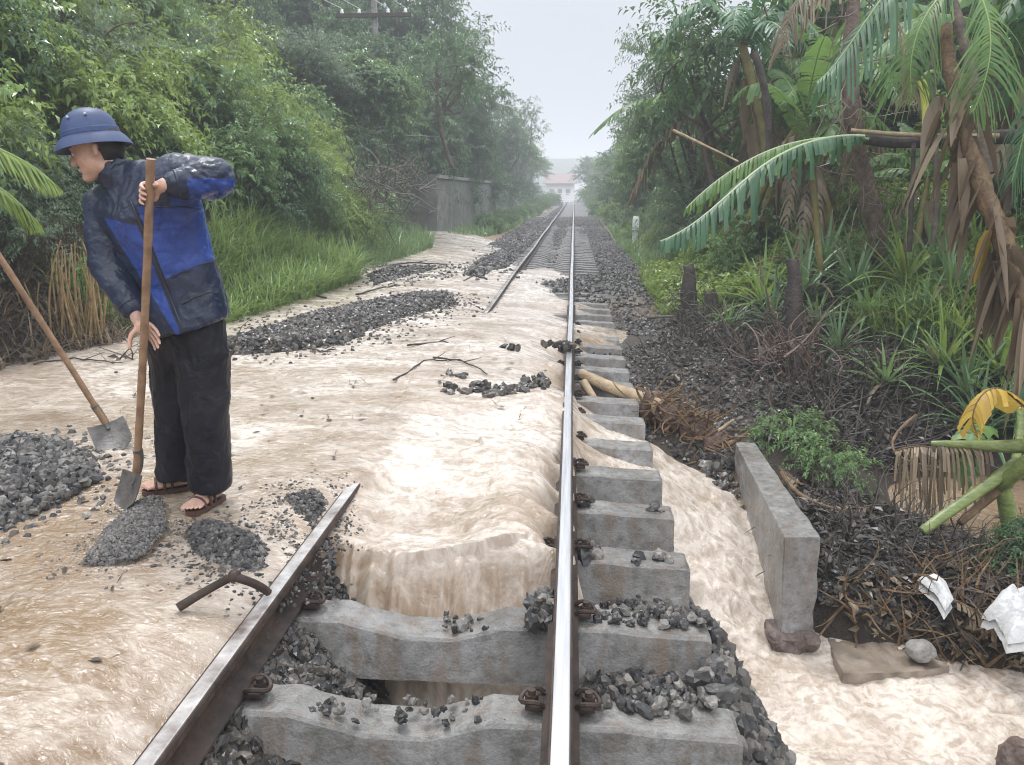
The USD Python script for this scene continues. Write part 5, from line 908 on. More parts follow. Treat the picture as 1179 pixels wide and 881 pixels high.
#@@REST
# ------------------------------------------------------------------ walls, slab
def slab_from(poly, z0, z1, seed, rough=.01, edge=.04):
    from shapely.geometry import Polygon
    m = trimesh.creation.extrude_polygon(Polygon(poly), z1-z0, engine='earcut'); m.apply_translation([0, 0, z0])
    m = tm(Manifold(manifold3d.Mesh(m.vertices.astype(np.float32), m.faces.astype(np.uint32))).refine_to_length(edge)); m.merge_vertices()
    m.vertices = m.vertices+m.vertex_normals*((fbm(m.vertices*22, 3, seed)-.5)*rough*2)[:, None]; return m
nl_, nr_, fl_, fr_ = Pz(904, 619, -.35), Pz(942, 619, -.35), Pz(848, 511, -.33), Pz(868, 511, -.33)
rw = thing('retaining_wall', 'short leaning concrete retaining wall beside the stream, its end broken', 'wall')
wm = Manifold.batch_hull([ball(p+A3([0, 0, dz_])+[dx_, 0, 0], .008, 8) for p, sd_ in ((nl_, 1), (nr_, -1), (fl_, 1), (fr_, -1)) for dz_, dx_ in ((0, 0), (-.62, .02))]).refine_to_length(.035)
wm = tm(wm); wm.merge_vertices(); wm.vertices = wm.vertices+wm.vertex_normals*((fbm(wm.vertices*14, 4, 2)-.5)*.022+(fbm(wm.vertices*5, 2, 6)-.5)*.03*(wm.vertices[:, 2:3]<-.6).ravel())[:, None]
obj('wall_body', wm, concrete, rw, smooth=40)
ft = box(.2, .3, .2, ((nl_[0]+nr_[0])/2-.01, nl_[1]+.1, -1.03)); fm_ = tm(Manifold.batch_hull([ball(v_, .02, 8) for v_ in ft.vertices]).refine_to_length(.025)); fm_.merge_vertices(); fm_.vertices = fm_.vertices+fm_.vertex_normals*((fbm(fm_.vertices*13, 4, 8)-.5)*.11)[:, None]
obj('footing', fm_, noisy('broken_footing', (.07, .05, .045), (.17, .13, .11), scale=14, bump=1., bscale=30), rw)
sp = [Pz(*q, -.95)[:2] for q in ((953, 731), (990, 728), (1029, 735), (1062, 750), (1092, 764), (1060, 770), (1010, 772), (971, 772), (960, 750))]
sm_ = slab_from(sp, -1.045, -.965, 3, .022, .022); obj('concrete_slab', sm_, noisy('muddy_concrete', (.12, .095, .07), (.26, .21, .16), scale=7, rough=.45, bump=.6, bscale=60, dist=.006), smooth=30, label='broken flat concrete slab lying at the edge of the brown stream', cat='slab')
rk = trimesh.creation.icosphere(3, 1.); rk.vertices *= (1+.35*(fbm(rk.vertices*1.6, 3, 4)-.5))[:, None]*A3([.078, .07, .056]); rk.apply_translation(Pz(1060, 749, -.9)); obj('rock', rk, noisy('pale_rock', (.14, .13, .115), (.27, .255, .235), scale=20, bump=.5), smooth=35, label='rounded pale grey rock lying on the broken concrete slab', cat='rock')
cr = trimesh.creation.icosphere(3, 1.); cr.vertices *= (1+.6*(fbm(cr.vertices*2.2, 4, 14)-.5))[:, None]*A3([.13, .12, .13]); cr.apply_translation(Pz(1185, 885, -1.0)); obj('rock', cr, noisy('brown_rock', (.05, .035, .03), (.15, .105, .085), scale=18, bump=1., bscale=30), smooth=25, label='rough brown rock in the bottom right corner', cat='rock')
# grey wall along the foot of the left slope
bw = thing('concrete_wall', 'long grey weathered concrete wall along the foot of the left slope', 'wall')
wa, wb, zt_ = A3([-4.98, 30.8]), A3([-4.3, 69.]), 2.1
def wall_box(a, b, th, z0, z1):
    d = norm(b-a); n = A3([-d[1], d[0]]); c = [a, b, b+n*th, a+n*th]; m = trimesh.convex.convex_hull(np.array([[*p, z] for p in c for z in (z0, z1)])); return m
nseg = 12
for i in range(nseg):
    a, b = wa+(wb-wa)*(i/nseg), wa+(wb-wa)*((i+1)/nseg); d = norm(b-a); obj('wall_panel', wall_box(a+d*.015, b-d*.015, .22+.006*(i % 3), -.5, zt_-.14+.01*(i % 2)), old_concrete, bw)
obj('coping', wall_box(wa+A3([.06, -.06]), wb+A3([.06, 0]), .36, zt_-.13, zt_), concrete, bw); obj('wall_return', wall_box(A3([-6.6, 30.62]), A3([-4.99, 30.62]), .2, -.5, zt_-.02), old_concrete, bw)
# ------------------------------------------------------------------ fallen log and wood
def rough_tube(C, R_, n, seed, amp=.25, sc=(9, 9, 9)):
    m = tube(C, R_, n); m.vertices = m.vertices+m.vertex_normals*((fbm(m.vertices*A3(sc), 4, seed)-.5)*amp*np.mean(R_)*2)[:, None]; return m
def nodes(pix): return [Py(*p) for p in pix]
lg = thing('fallen_log', 'pale peeled log lying over the sleeper ends, its brown shaggy root end in the stream', 'log')
C1 = spline(nodes([(668, 430, 7.05), (705, 447, 6.85), (735, 459, 6.65), (760, 470, 6.5)]), 16); obj('pale_pole', rough_tube(C1, np.linspace(.045, .075, 16), 12, 3, .18), pale_wood, lg, smooth=True)
C2 = spline(nodes([(742, 462, 6.62), (775, 482, 6.45), (805, 500, 6.3), (835, 519, 6.1)]), 22); obj('root_end', rough_tube(C2, .095+.025*np.sin(np.arange(22)*1.1), 14, 5, .6, (18, 18, 18)), noisy('red_brown_root', (.035, .021, .016), (.13, .078, .056), scale=16, bump=.9, bscale=40), lg, smooth=30)
r = np.random.default_rng(3); ms = []
for i in range(190):
    k = r.integers(1, 21); b_ = C2[k]+r.normal(size=3)*.05; e = b_+norm(r.normal(size=3)+[.5, -.5, -.3])*r.uniform(.12, .4); ms.append(tube(spline([b_, (b_+e)/2+r.normal(size=3)*.05, e], 6), np.linspace(.012, .003, 6), 5))
obj('rootlets', cat_(ms), dry_sheath, lg)
obj('split_branch', rough_tube(spline(nodes([(672, 440, 6.95), (688, 466, 6.7), (700, 490, 6.5)]), 10), np.linspace(.035, .02, 10), 8, 8), pale_wood, lg, smooth=True)
STK = [([(815, 505, 6.2), (845, 483, 6.25)], .018, pale_wood, 'short pale broken stick standing out of the root end of the log'), ([(838, 512, 6.0), (868, 494, 6.1)], .02, dry_sheath, 'brown stick lying against the top of the leaning concrete wall'), ([(990, 398, 7.9), (1005, 440, 7.5), (1020, 498, 7.1)], .011, bark, 'thin bare curved twig standing on the mud bank'),
       ([(1040, 655, 4.75), (1100, 702, 4.5), (1185, 762, 4.2)], .02, dry_sheath, 'long brown stalk lying across the debris heap'), ([(1030, 690, 4.5), (1060, 722, 4.35), (1092, 762, 4.12)], .014, dark_bark, 'dark stick lying behind the rock on the slab'), ([(985, 605, 5.2), (1010, 640, 4.9), (1032, 668, 4.7)], .012, bark, 'thin stick slanting down the debris heap'),
       ([(972, 706, 4.4), (978, 740, 4.28), (1006, 770, 4.12)], .011, dark_bark, 'dark bent twig lying over the broken slab'), ([(900, 545, 5.6), (930, 575, 5.3), (975, 588, 5.1)], .02, dry_sheath, 'dry brown stalk behind the leaning wall'), ([(745, 366, 9.6), (775, 364, 9.6)], .022, bark, 'short grey stick lying on the dark rubble'), ([(775, 150, 11.2), (850, 186, 10.8)], .02, pale_wood, 'broken pale stalk hanging among the banana leaves'),
       ([(1055, 478, 6.2), (1030, 520, 5.9), (1090, 540, 5.6)], .012, dry_sheath, 'brown curled stalk at the edge of the pool'), ([(945, 640, 4.7), (965, 610, 4.9), (1000, 598, 5.0)], .014, bark, 'crooked root on the debris bank right of the wall end')]
for pts, r0, m, lab in STK: obj('stick', rough_tube(spline(nodes(pts), 14), np.linspace(r0, r0*.55, 14), 7, 9, .4, (20, 20, 20)), m, smooth=True, label=lab, cat='stick')
TW = [([(455, 440), (490, 416), (532, 418)], 'dark forked twig in the flood water in front of the far left rail'), ([(500, 414), (530, 416), (562, 432)], 'thin dark twig reaching to the dark clods in the water'), ([(470, 400), (505, 394), (515, 396)], 'short dark twig in the flood water beyond the forked one'), ([(356, 402), (368, 406), (388, 404)], 'small dark stick at the edge of the long gravel bar'), ([(40, 420), (85, 414), (140, 420)], 'dark branch lying in the shallow water behind the leaning shovel'), ([(410, 340), (440, 332), (460, 330)], 'dark branch on the gravel in front of the bushes'), ([(375, 344), (350, 338), (330, 342)], 'thin branch on the far side of the long gravel bar'), ([(430, 309), (470, 303), (515, 305)], 'dark branch lying along the foot of the bushes'), ([(560, 322), (545, 318), (535, 324)], 'crooked twig beside the ballast strip')]
for pts, lab in TW:
    P = [Pz(px, py, .055)+[0, 0, .012] for px, py in pts]; C = np.vstack([P[0]+(P[1]-P[0])*np.linspace(0, 1, 6)[:, None], P[1]+(P[2]-P[1])*np.linspace(.2, 1, 6)[:, None]]); C += np.random.default_rng(len(lab)).normal(size=C.shape)*[.012, .012, .004]; w = C[0, 1]*.0013; ms = [rough_tube(C, np.linspace(w, w*.5, 12), 6, 4, .5, (20, 20, 20))]; k = C[6]; ms.append(tube([k, k+(C[1]-C[0])*1.2+[.05, .06, .03]], [w*.6, w*.3], 5)); obj('twig', cat_(ms), dark_bark, label=lab, cat='twig')
LEAF_D0 = leaf_mat('sodden_leaf', [(.02, .015, .011), (.05, .036, .024), (.1, .075, .045)], trans=0.)
c = np.vstack([Pz(px, py, .05)[:2] for px, py in [(550, 447), (560, 443), (572, 448), (580, 452), (590, 446), (600, 448), (612, 444), (622, 440), (566, 453), (528, 434), (520, 450), (610, 436), (640, 396), (655, 398), (590, 400)]]); cc = np.repeat(c, 9, 0)+np.random.default_rng(5).normal(size=(len(c)*9, 2))*.05
obj('mud_clods', stones(np.c_[cc, .045+0*cc[:, 0]], np.random.default_rng(6).uniform(.015, .05, len(cc)), 8, True), dark_stone, kind='stuff', label='dark clods stranded in the flood water in front of the right rail', cat='mud')
c = np.vstack([Pz(px, py, -.06) for px, py in [(381, 655), (383, 663), (379, 667), (377, 660)]]); obj('stone_cluster', stones(c+[0, 0, .05], np.array([.026, .022, .02, .018]), 3, True), dark_stone, label='small dark stones caught at the left lip of the waterfall', cat='stone')
c = np.vstack([scatter(R([(-3.4,3.2),(-1.25,3.2),(-1.2,9.4),(-3.2,9.4)]), 150, 81), scatter(R([(-1.0,4.6),(-.1,4.6),(-.1,10),(-1.0,10)]), 45, 82), scatter(R([(-2.6,1.6),(-1.3,1.6),(-1.3,3.2),(-2.6,3.2)]), 26, 83)]); rr = np.random.default_rng(84)
B = np.c_[c, _w(c)+.012]; D = np.c_[rr.normal(size=(len(c), 2)), np.zeros(len(c))]; L_ = rr.uniform(.02, .075, len(c))
obj('floating_litter', merge([leaves(B, D, np.tile([0, .1, 1.], (len(c), 1)), L_, L_*rr.uniform(.15, .6, len(c)), fold=.1), leaves(B+[.01, .0, .002], -D+.3, np.tile([0, .1, 1.], (len(c), 1)), L_*1.3, L_*.12, fold=.1)]), LEAF_D0, kind='stuff', label='specks of dead leaf and twig carried on the brown flood water', cat='leaf litter')
# bent iron bar
br = thing('bent_iron_bar', 'dark bent iron bar lying in the water left of the near left rail', 'iron bar')
for pts in ([(205, 700, .02), (238, 680, .06), (270, 663, .11)], [(268, 664, .11), (290, 671, .08), (309, 682, .02)]): obj('arm', tube(spline([Pz(a, b_, z_) for a, b_, z_ in pts], 10), np.linspace(.017, .015, 10), 8), rust, br, smooth=True)
kb = trimesh.creation.icosphere(2, .024); kb.apply_translation(Pz(270, 663, .11)); obj('knuckle', kb, rust, br, smooth=True)
# ------------------------------------------------------------------ debris (roots, dead stems, litter)
def tangle(P, seed, L, r0, up_=.3, curl=.35, nseg=6):
    r = np.random.default_rng(seed); ms = []
    for p in P:
        d = norm(r.normal(size=3)+[0, 0, up_]); l = L*r.uniform(.4, 1.5); q = [p]
        for k in range(3): d = norm(d+r.normal(size=3)*curl); q.append(q[-1]+d*l/3)
        ms.append(tube(spline(q, nseg), np.linspace(r0*r.uniform(.6, 1.4), r0*.25, nseg), 4, False))
    return cat_(ms)
def on_ground(poly, n, seed, lift=0.): c = scatter(R(poly), n, seed); return np.c_[c, ground_h(c[:, 0], c[:, 1])+lift]
dark_twig = leaf_mat('dead_twig', [(.02, .016, .013), (.05, .04, .032), (.11, .09, .07)], trans=.0)
def mass(name, poly, n, seed, L, r0, m, label, up_=.3, lit=0, litm='dry', ls=.09):
    obj(name, tangle(on_ground(poly, n, seed), seed, L, r0, up_), m, kind='stuff', label=label, cat='debris')
    if lit:
        P = on_ground(poly, lit, seed+50, .015); rr = np.random.default_rng(seed); P[:, 2] += rr.uniform(0, .05, lit); D = rr.normal(size=P.shape); D[:, 2] *= .35
        L_ = rr.uniform(.4, 1.4, lit)*ls; obj('leaf_litter', leaves(P, D, rr.normal(size=P.shape)*.5+[0, 0, 1], L_, L_*.45, droop=.1), LEAF_D if litm == 'dark' else LEAF[litm], kind='stuff', label='dead leaves in the '+label, cat='leaf litter')
LEAF_D = leaf_mat('rotten_leaf', [(.018, .015, .012), (.04, .034, .028), (.085, .072, .058)], trans=0.)
mass('uprooted_stems', [(1.6,7.4),(3.6,7.3),(3.9,9.4),(2.4,10.8),(1.2,10.4)], 1500, 71, .34, .008, dark_twig, 'dark mat of washed-out roots and stems in front of the bright weeds', .7, 2600, 'dark')
mass('uprooted_stems', [(1.5,6.0),(2.9,6.3),(3.9,7.0),(3.6,8),(1.9,7.6)], 900, 72, .36, .008, dark_twig, 'dark roots on the mud bank above the pool', .5, 1900, 'dark')
mass('uprooted_stems', [(.75,6.5),(1.5,6.4),(2.4,7.8),(2.2,9.8),(1.2,10),(.7,8.6)], 520, 79, .26, .006, dark_twig, 'thin dark roots strewn over the stony rubble right of the sleeper ends', .15, 1500, 'dark', .07)
mass('debris_heap', [(1.42,4.5),(2.1,4.15),(2.9,4.05),(3.3,4.5),(2.6,5.2),(1.6,5.7)], 950, 73, .3, .0065, dark_twig, 'heap of dark twigs and litter between the slab and the pool', .25, 2900, 'dark', .075)
mass('debris_heap', [(1.45,4.35),(2.0,4.12),(2.7,4.0),(3.1,4.2),(2.2,4.7)], 300, 74, .3, .009, dry_sheath, 'brown stalks strewn over the front of the debris heap', .1, 700, 'dry', .07)
mass('bank_litter', [(-6.2,4.2),(-4.9,5.2),(-4.3,7.6),(-5.2,8),(-6.4,6)], 700, 75, .34, .007, dark_twig, 'dark roots and sticks at the foot of the left bank', .8, 2200, 'dark')
mass('wrack_line', [(-3.9,6.6),(-3.0,6.5),(-2.9,6.9),(-3.9,7.2)], 60, 76, .3, .008, dark_twig, 'line of dark sticks in the shallow water by the left bank', .0, 60, 'dark')
rt_ = thing('root_tangle', 'tangle of reddish brown dead roots on the mud behind the leaning wall', 'dead roots'); cpt = A3([2.05, 7.55, -.1])
red_dry = leaf_mat('red_brown_root_skin', [(.05, .03, .022), (.12, .075, .055), (.22, .15, .11)], trans=0.)
rr = np.random.default_rng(77); obj('roots', tangle(cpt+rr.normal(size=(150, 3))*[.2, .2, .12], 78, .46, .009, .2, .7, 8), red_dry, rt_); obj('stump', rough_tube([cpt-[0, 0, .3], cpt, cpt+[.02, 0, .18]], [.12, .1, .06], 9, 3, .5), dark_bark, rt_)
for (px, py, y_, h_), lab in (((790, 352, 10.6, .75), 'dark dead stump standing before the bright weeds'), ((905, 420, 8.3, .95), 'dark dead trunk base upright in the mud left of the curved twig'), ((815, 372, 10.2, .45), 'low dark stump at the near edge of the weeds')):
    st = thing('dead_stump', lab, 'stump'); b_ = Py(px, py, y_); b_[2] = ground_h(b_[0], b_[1])-.05; obj('trunk', rough_tube(spline([b_, b_+[.03, .02, h_*.5], b_+[.0, .05, h_]], 10), np.linspace(.13, .06, 10), 10, 11, .7, (12, 12, 5)), dark_bark, st, smooth=True)
    rr = np.random.default_rng(int(px)); obj('shreds', tangle(b_+[0, 0, h_*.4]+rr.normal(size=(60, 3))*[.08, .08, h_*.25], px, .4, .007, -.2), dark_twig, st)
# dry hanging leaves over the mud by the wall
for (pts, wd, lab, m, hg, seed) in (([(898, 540, 5.7), (925, 560, 5.5), (965, 580, 5.25), (1000, 585, 5.1)], .3, 'dry brown banana leaf hanging in shreds behind the leaning wall', 'dry', 1.4, 1), ([(1030, 520, 5.6), (1060, 514, 5.5), (1090, 520, 5.4)], .5, 'brown dead leaf hanging over the pool', 'dry', 2., 2), ([(1095, 690, 4.3), (1140, 715, 4.2), (1182, 750, 4.1)], .2, 'rotting leaf blade under the long brown stalk', 'dry', .7, 3)):
    bl, rib = strip_leaf(nodes(pts), wd, 200+seed, .95, hg, 18); t = thing('dead_banana_leaf', lab, 'dead leaf'); obj('blade', bl, LEAF[m], t); obj('midrib', rib, dry_sheath, t)
# green tufts
tb = Pz(955, 545, -.5); src = proto('fern_tuft'); O, D = crown_points([(0, 0, .12, .24), (.16, -.05, .1, .18), (-.16, .05, .1, .18)], 110, 5, .6); obj('foliage', sprays(O, D, 14, .2, .045, 6, .6, .4), LEAF['mid'], src); obj('stem', tube([(0, 0, -.1), (0, 0, .1)], .01, 5), bark, src)
inst(src, 'fern_tuft', 'bright green leafy tuft growing on the mud behind the leaning wall', 'plant', (tb[0], tb[1], float(ground_h(tb[0], tb[1]))-.02), 20, .8)
tb = Pz(1165, 665, -.75); p_ = S['dark_a']; inst(p_, 'shrub', 'small dark green bush at the right edge under the cut banana stems', 'shrub', (tb[0]+.05, tb[1], float(ground_h(tb[0], tb[1]))-.05), 70, .24)
tb = Pz(910, 515, -.4); inst(src, 'fern_tuft', 'smaller green tuft by the far end of the leaning wall', 'plant', (tb[0], tb[1], float(ground_h(tb[0], tb[1]))-.02), 160, .8)
# ------------------------------------------------------------------ cut banana stems in the right foreground
cb = thing('cut_banana_stems', 'cut green banana leaf stalks arching over the pool at the right edge', 'banana plant'); yb = 4.95
obj('stem', rough_tube(spline(nodes([(1166, 640, yb), (1160, 590, yb), (1152, 550, yb)]), 10), np.linspace(.055, .042, 10), 10, 5, .1), green_stem, cb, smooth=True)
for pts, r0, r1 in (([(1156, 575, yb), (1130, 572, yb-.05), (1095, 588, yb-.15), (1062, 612, yb-.25)], .04, .03), ([(1152, 560, yb), (1168, 545, yb-.1), (1195, 525, yb-.2)], .045, .05), ([(1195, 512, yb-.1), (1150, 514, yb), (1110, 512, yb+.05), (1072, 511, yb+.1)], .048, .018), ([(1160, 560, yb+.02), (1168, 535, yb+.1), (1175, 470, yb+.3)], .03, .02)):
    if pts[0][0] == 1156: pts = [(1172, 532, yb+.0), (1135, 560, yb-.08), (1095, 588, yb-.18), (1062, 612, yb-.25)]
    obj('leaf_stalk', rough_tube(spline(nodes(pts), 14), np.linspace(r0, r1, 14), 9, 6, .1), green_stem, cb, smooth=True)
obj('dry_stalk', rough_tube(spline(nodes([(1152, 560, yb), (1125, 585, yb-.05), (1105, 602, yb-.1)]), 8), np.linspace(.035, .022, 8), 8, 6, .3), dry_sheath, cb, smooth=True)
bl, rib = strip_leaf(nodes([(1185, 470, yb+.1), (1160, 452, yb), (1140, 448, yb-.05), (1122, 470, yb-.1), (1128, 500, yb-.1)]), .2, 301, .25, .8, 18); yl = obj('yellow_leaf', bl, LEAF['yellow'], cb, smooth=True, label='withered yellow leaf'); obj('midrib', rib, dry_sheath, yl)
bl, rib = strip_leaf(nodes([(1072, 511, yb+.1), (1100, 514, yb+.05), (1140, 518, yb)]), .34, 303, .9, 1.5, 14); obj('dead_leaf', bl, LEAF['dry'], cb)
for (pts, lab, wd) in (([(1150, 505, 5.3), (1130, 490, 5.2), (1118, 500, 5.1), (1105, 545, 5.0)], 0, .1), ([(1140, 505, 5.4), (1120, 520, 5.3), (1112, 560, 5.2)], 0, .08)):
    bl, rib = strip_leaf(nodes(pts), wd*2, 310+int(wd*100), .4, .4, 12); obj('leaf', bl, LEAF['banana'], cb, smooth=True)
# ------------------------------------------------------------------ trunks and fallen banana leaf
lt = thing('leaning_trunk', 'rough brown trunk leaning behind the strap-leaved plants, hung with dry fibre', 'trunk')
C = spline(nodes([(1012, 300, 9.9), (1000, 225, 9.8), (988, 170, 9.8), (978, 100, 9.8), (982, 20, 9.9), (978, -70, 10.)]), 30); obj('trunk', rough_tube(C, np.linspace(.1, .075, 30), 12, 21, .6, (12, 12, 6)), noisy('fibrous_bark', (.045, .032, .024), (.16, .115, .08), scale=14, bump=.9, bscale=50), lt, smooth=True)
rr = np.random.default_rng(8); obj('fibre', tangle(C[rr.integers(4, 28, 170)]+rr.normal(size=(170, 3))*.1, 22, .5, .006, -1.4, .25), red_dry, lt)
ht = thing('fallen_tree', 'grey trunk fallen level across the thicket at the right', 'trunk'); obj('trunk', rough_tube(spline(nodes([(985, 158, 9.6), (1050, 164, 9.5), (1110, 160, 9.4), (1200, 160, 9.2)]), 24), np.linspace(.05, .085, 24), 10, 4, .3), dark_bark, ht, smooth=True); obj('stripped_bark', rough_tube(spline(nodes([(980, 150, 9.5), (1060, 156, 9.38), (1150, 157, 9.25)]), 24), np.linspace(.02, .03, 24), 8, 4, .3), pale_wood, ht, smooth=True)
fl = thing('fallen_banana_leaf', 'large green banana leaf hanging down from the fallen grey trunk', 'banana leaf')
for pts, wd, sd_ in (([(995, 157, 9.45), (930, 165, 9.2), (880, 190, 9.0), (830, 232, 8.8), (760, 278, 8.6)], .46, 401), ([(1000, 160, 9.5), (940, 160, 9.4), (890, 172, 9.3), (830, 205, 9.2), (790, 240, 9.1)], .34, 402)):
    bl, rib = strip_leaf(nodes(pts), wd, sd_, .85, 1.25, 44, 4); b_ = obj('blade', bl, LEAF['banana_blue' if sd_ == 401 else 'banana'], fl, smooth=True); obj('midrib', rib, plain(f'pale_midrib_{sd_}', (.36, .42, .25), .35), b_, smooth=True)
hs_ = thing('sheathed_stem', 'brown banana stem wrapped in dry sheaths leaning in at the right edge', 'banana stem')
C = spline(nodes([(1195, 410, 6.2), (1172, 320, 6.4), (1140, 240, 6.6), (1115, 170, 6.8), (1098, 100, 7.0), (1090, 30, 7.1)]), 30); obj('stem', rough_tube(C, np.linspace(.085, .045, 30), 14, 31, .7, (16, 16, 6)), dry_sheath, hs_, smooth=True)
for i in range(64):
    rr = np.random.default_rng(500+i); k = rr.integers(2, 26); b_ = C[k]+norm(rr.normal(size=3)*[1, 1, .2])*.12; l = rr.uniform(.3, .75); bl = strap_leaf(b_, rr.uniform(0, 6.28), -1.25+rr.normal()*.12, l, rr.uniform(.06, .15), .15, rr); obj('dry_sheath', bl, LEAF['yellow' if i == 12 else 'dry'], hs_)
for pts, r0, m, lab in (([(1047, 290, 9.0), (1050, 220, 9.), (1052, 165, 9.)], .03, dark_bark, 'thin black stem standing under the fallen grey trunk'), ([(1075, 280, 9.2), (1078, 200, 9.2), (1074, 100, 9.2), (1080, 0, 9.3)], .035, bark, 'thin brown stem between the fallen trunk and the sheathed stem'), ([(945, 310, 9.4), (940, 250, 9.4), (936, 190, 9.4)], .035, banana_stem, 'slender greenish stem left of the leaning trunk'), ([(868, 60, 11), (885, 150, 11), (880, 200, 11)], .05, dark_bark, 'short dark trunk leaning in the banana clump'), ([(1140, 200, 8.), (1120, 90, 8.2), (1085, -40, 8.4)], .06, bark, 'brown trunk slanting up behind the sheathed stem')):
    obj('stem', rough_tube(spline(nodes(pts), 14), np.linspace(r0, r0*.7, 14), 8, 9, .35, (12, 12, 5)), m, smooth=True, label=lab, cat='stem')
ys_ = thing('hanging_stalk', 'yellow-green stalk hanging straight down above the fallen trunk', 'stalk'); obj('stalk', rough_tube(spline(nodes([(1062, 92, 8.6), (1066, 130, 8.6), (1064, 168, 8.6)]), 10), np.linspace(.045, .03, 10), 9, 3, .15), noisy('yellow_green', (.3, .32, .06), (.5, .5, .12)), ys_, smooth=True); obj('hook', tube(spline(nodes([(1062, 92, 8.6), (1070, 84, 8.6), (1082, 86, 8.6)]), 8), .025, 7), green_stem, ys_, smooth=True)
# big hanging leaves at the top right
for i, (pts, wd, m, lab) in enumerate((([(1110, -30, 6.9), (1060, -40, 6.8), (1000, 20, 6.7), (940, 95, 6.6)], .6, 'banana_blue', 'dark banana leaf crossing the top of the picture right of centre'), ([(1120, -20, 7.), (1140, 40, 6.8), (1120, 130, 6.7)], .6, 'banana', 'green banana leaf hanging beside the sheathed stem'), ([(1100, -20, 7.4), (1060, 30, 7.3), (1050, 110, 7.2)], .65, 'banana', 'pale green banana leaf hanging above the yellow-green stalk'), ([(1200, 60, 6.), (1185, 130, 6.), (1165, 210, 6.)], .5, 'banana_blue', 'dark leaf hanging at the right edge'), ([(985, -20, 8.8), (930, -10, 8.7), (900, 60, 8.6)], .55, 'dry', 'brown dead leaf hanging beside the leaning trunk'), ([(1010, -10, 9), (1040, 40, 8.9), (1045, 120, 8.8)], .5, 'dry', 'dry brown leaf hanging between the trunk and the yellow-green stalk'))):
    bl, rib = strip_leaf(nodes(pts), wd, 600+i, .92, 1.1, 40, 4); t = thing('hanging_banana_leaf', lab, 'banana leaf'); obj('blade', bl, LEAF[m], t, smooth=True); obj('midrib', rib, rib_m if m != 'dry' else dry_sheath, t, smooth=True)
# palm frond at the left edge
def pinnate(pts, n, L, wd, seed, droop=.5):
    r = np.random.default_rng(seed); C = spline(pts, n); T_ = norm(np.gradient(C, axis=0)); S_ = norm(np.cross(T_, [0, 0, 1.])); B, D, N = [], [], []
    for s in (-1, 1): B.append(C); D.append(S_*s+T_*.75-A3([0, 0, droop])+r.normal(size=C.shape)*.08); N.append(np.cross(T_, S_*s)*-s+[0, 0, .6])
    prof = np.clip(np.sin(np.linspace(.25, 3.0, n)), .15, 1); return leaves(np.vstack(B), np.vstack(D), np.vstack(N), L*np.r_[prof, prof], wd, droop=.3), tube(C, np.linspace(.012, .003, n), 6)
for pts, lab in (([(-60, 150, 5.), (-10, 168, 5.1), (35, 190, 5.2), (68, 218, 5.3)], 'palm frond reaching in at the left edge beside the man'), ([(-60, 190, 5.2), (-20, 205, 5.3), (20, 232, 5.4), (45, 262, 5.5)], 'lower palm frond at the left edge above the leaning shovel')):
    (bl, rib) = pinnate(nodes(pts), 44, .26, .03, 5); t = thing('palm_frond', lab, 'palm frond'); obj('leaflets', bl, LEAF['bright'], t); obj('midrib', rib, rib_m, t, smooth=True)
# canes on the left bank
dc = thing('dry_cane_clump', 'clump of dry yellowish canes at the foot of the left bank behind the shovel', 'canes'); rr = np.random.default_rng(12); cb_ = Pz(88, 392, .1)
ms = []
for i in range(46):
    b_ = cb_+[rr.normal()*.13, rr.normal()*.08, -.1]; h_ = rr.uniform(.5, 1.05); e = b_+[rr.normal()*.12, rr.normal()*.1, h_]; ms.append(tube(spline([b_, (b_+e)/2+rr.normal(size=3)*.03, e], 6), np.linspace(.011, .006, 6), 5))
obj('canes', cat_(ms), noisy('dry_cane', (.13, .09, .035), (.3, .21, .1), scale=15), dc)
(bl, rib) = pinnate([cb_+[.15, 0, .5], cb_+[.25, -.05, .8], cb_+[.45, -.1, .75], cb_+[.55, -.12, .4]], 24, .12, .015, 9); obj('leaf', bl, LEAF['grass'], dc)
dbp = Py(440, 215, 17.); db = thing('dead_bush', 'brown dead bush with bare branches on the left bank before the wall', 'dead bush'); rr = np.random.default_rng(31); obj('branches', tangle(dbp+rr.normal(size=(170, 3))*[.38, .4, .28], 32, .75, .012, .5, .2), dark_twig, db); obj('fallen_limb', tube(spline(nodes([(425, 207, 16.4), (445, 197, 16.5), (470, 190, 16.6)]), 8), .018, 6), bark, db)
obj('bare_branch', tube(spline(nodes([(120, 42, 8.2), (135, 30, 8.2), (158, 26, 8.2)]), 8), np.linspace(.012, .006, 8), 6), bark, label='pale bare branch on the slope above the helmet', cat='branch')
# ------------------------------------------------------------------ sack and scrap
sackm = noisy('white_sack', (.38, .38, .37), (.55, .55, .54), scale=8, rough=.5, bump=.3, bscale=60)
def crumple(poly_px, z, h, seed):
    P = gpoly(poly_px, z); c0 = P.mean(0); c = scatter(P, 1600, seed); c = np.vstack([c, P]); from_ = np.clip(poly_dist(c, P)/.08, 0, 1)
    from scipy.spatial import Delaunay
    zz = z+h*from_**.6*(.35+.9*ridged(np.c_[c*8, 0*c[:, :1]], 4, seed)+.35*ridged(np.c_[c*26, 0*c[:, :1]], 2, seed+1)); tri = Delaunay(c).simplices; tri = tri[in_poly(c[tri].mean(1), P)]
    v = np.c_[c, zz]; a = np.cross(v[tri[:, 1]]-v[tri[:, 0]], v[tri[:, 2]]-v[tri[:, 0]])[:, 2] < 0; tri[a] = tri[a][:, ::-1]; n = len(v)
    return np.vstack([v, v-[0, 0, .05]]), np.vstack([tri, tri[:, ::-1]+n])
obj('plastic_sack', crumple([(1130, 712), (1145, 696), (1178, 690), (1195, 700), (1190, 738), (1160, 742), (1150, 722)], -.68, .12, 3), sackm, smooth=40, label='crumpled white plastic sack at the right edge', cat='sack')
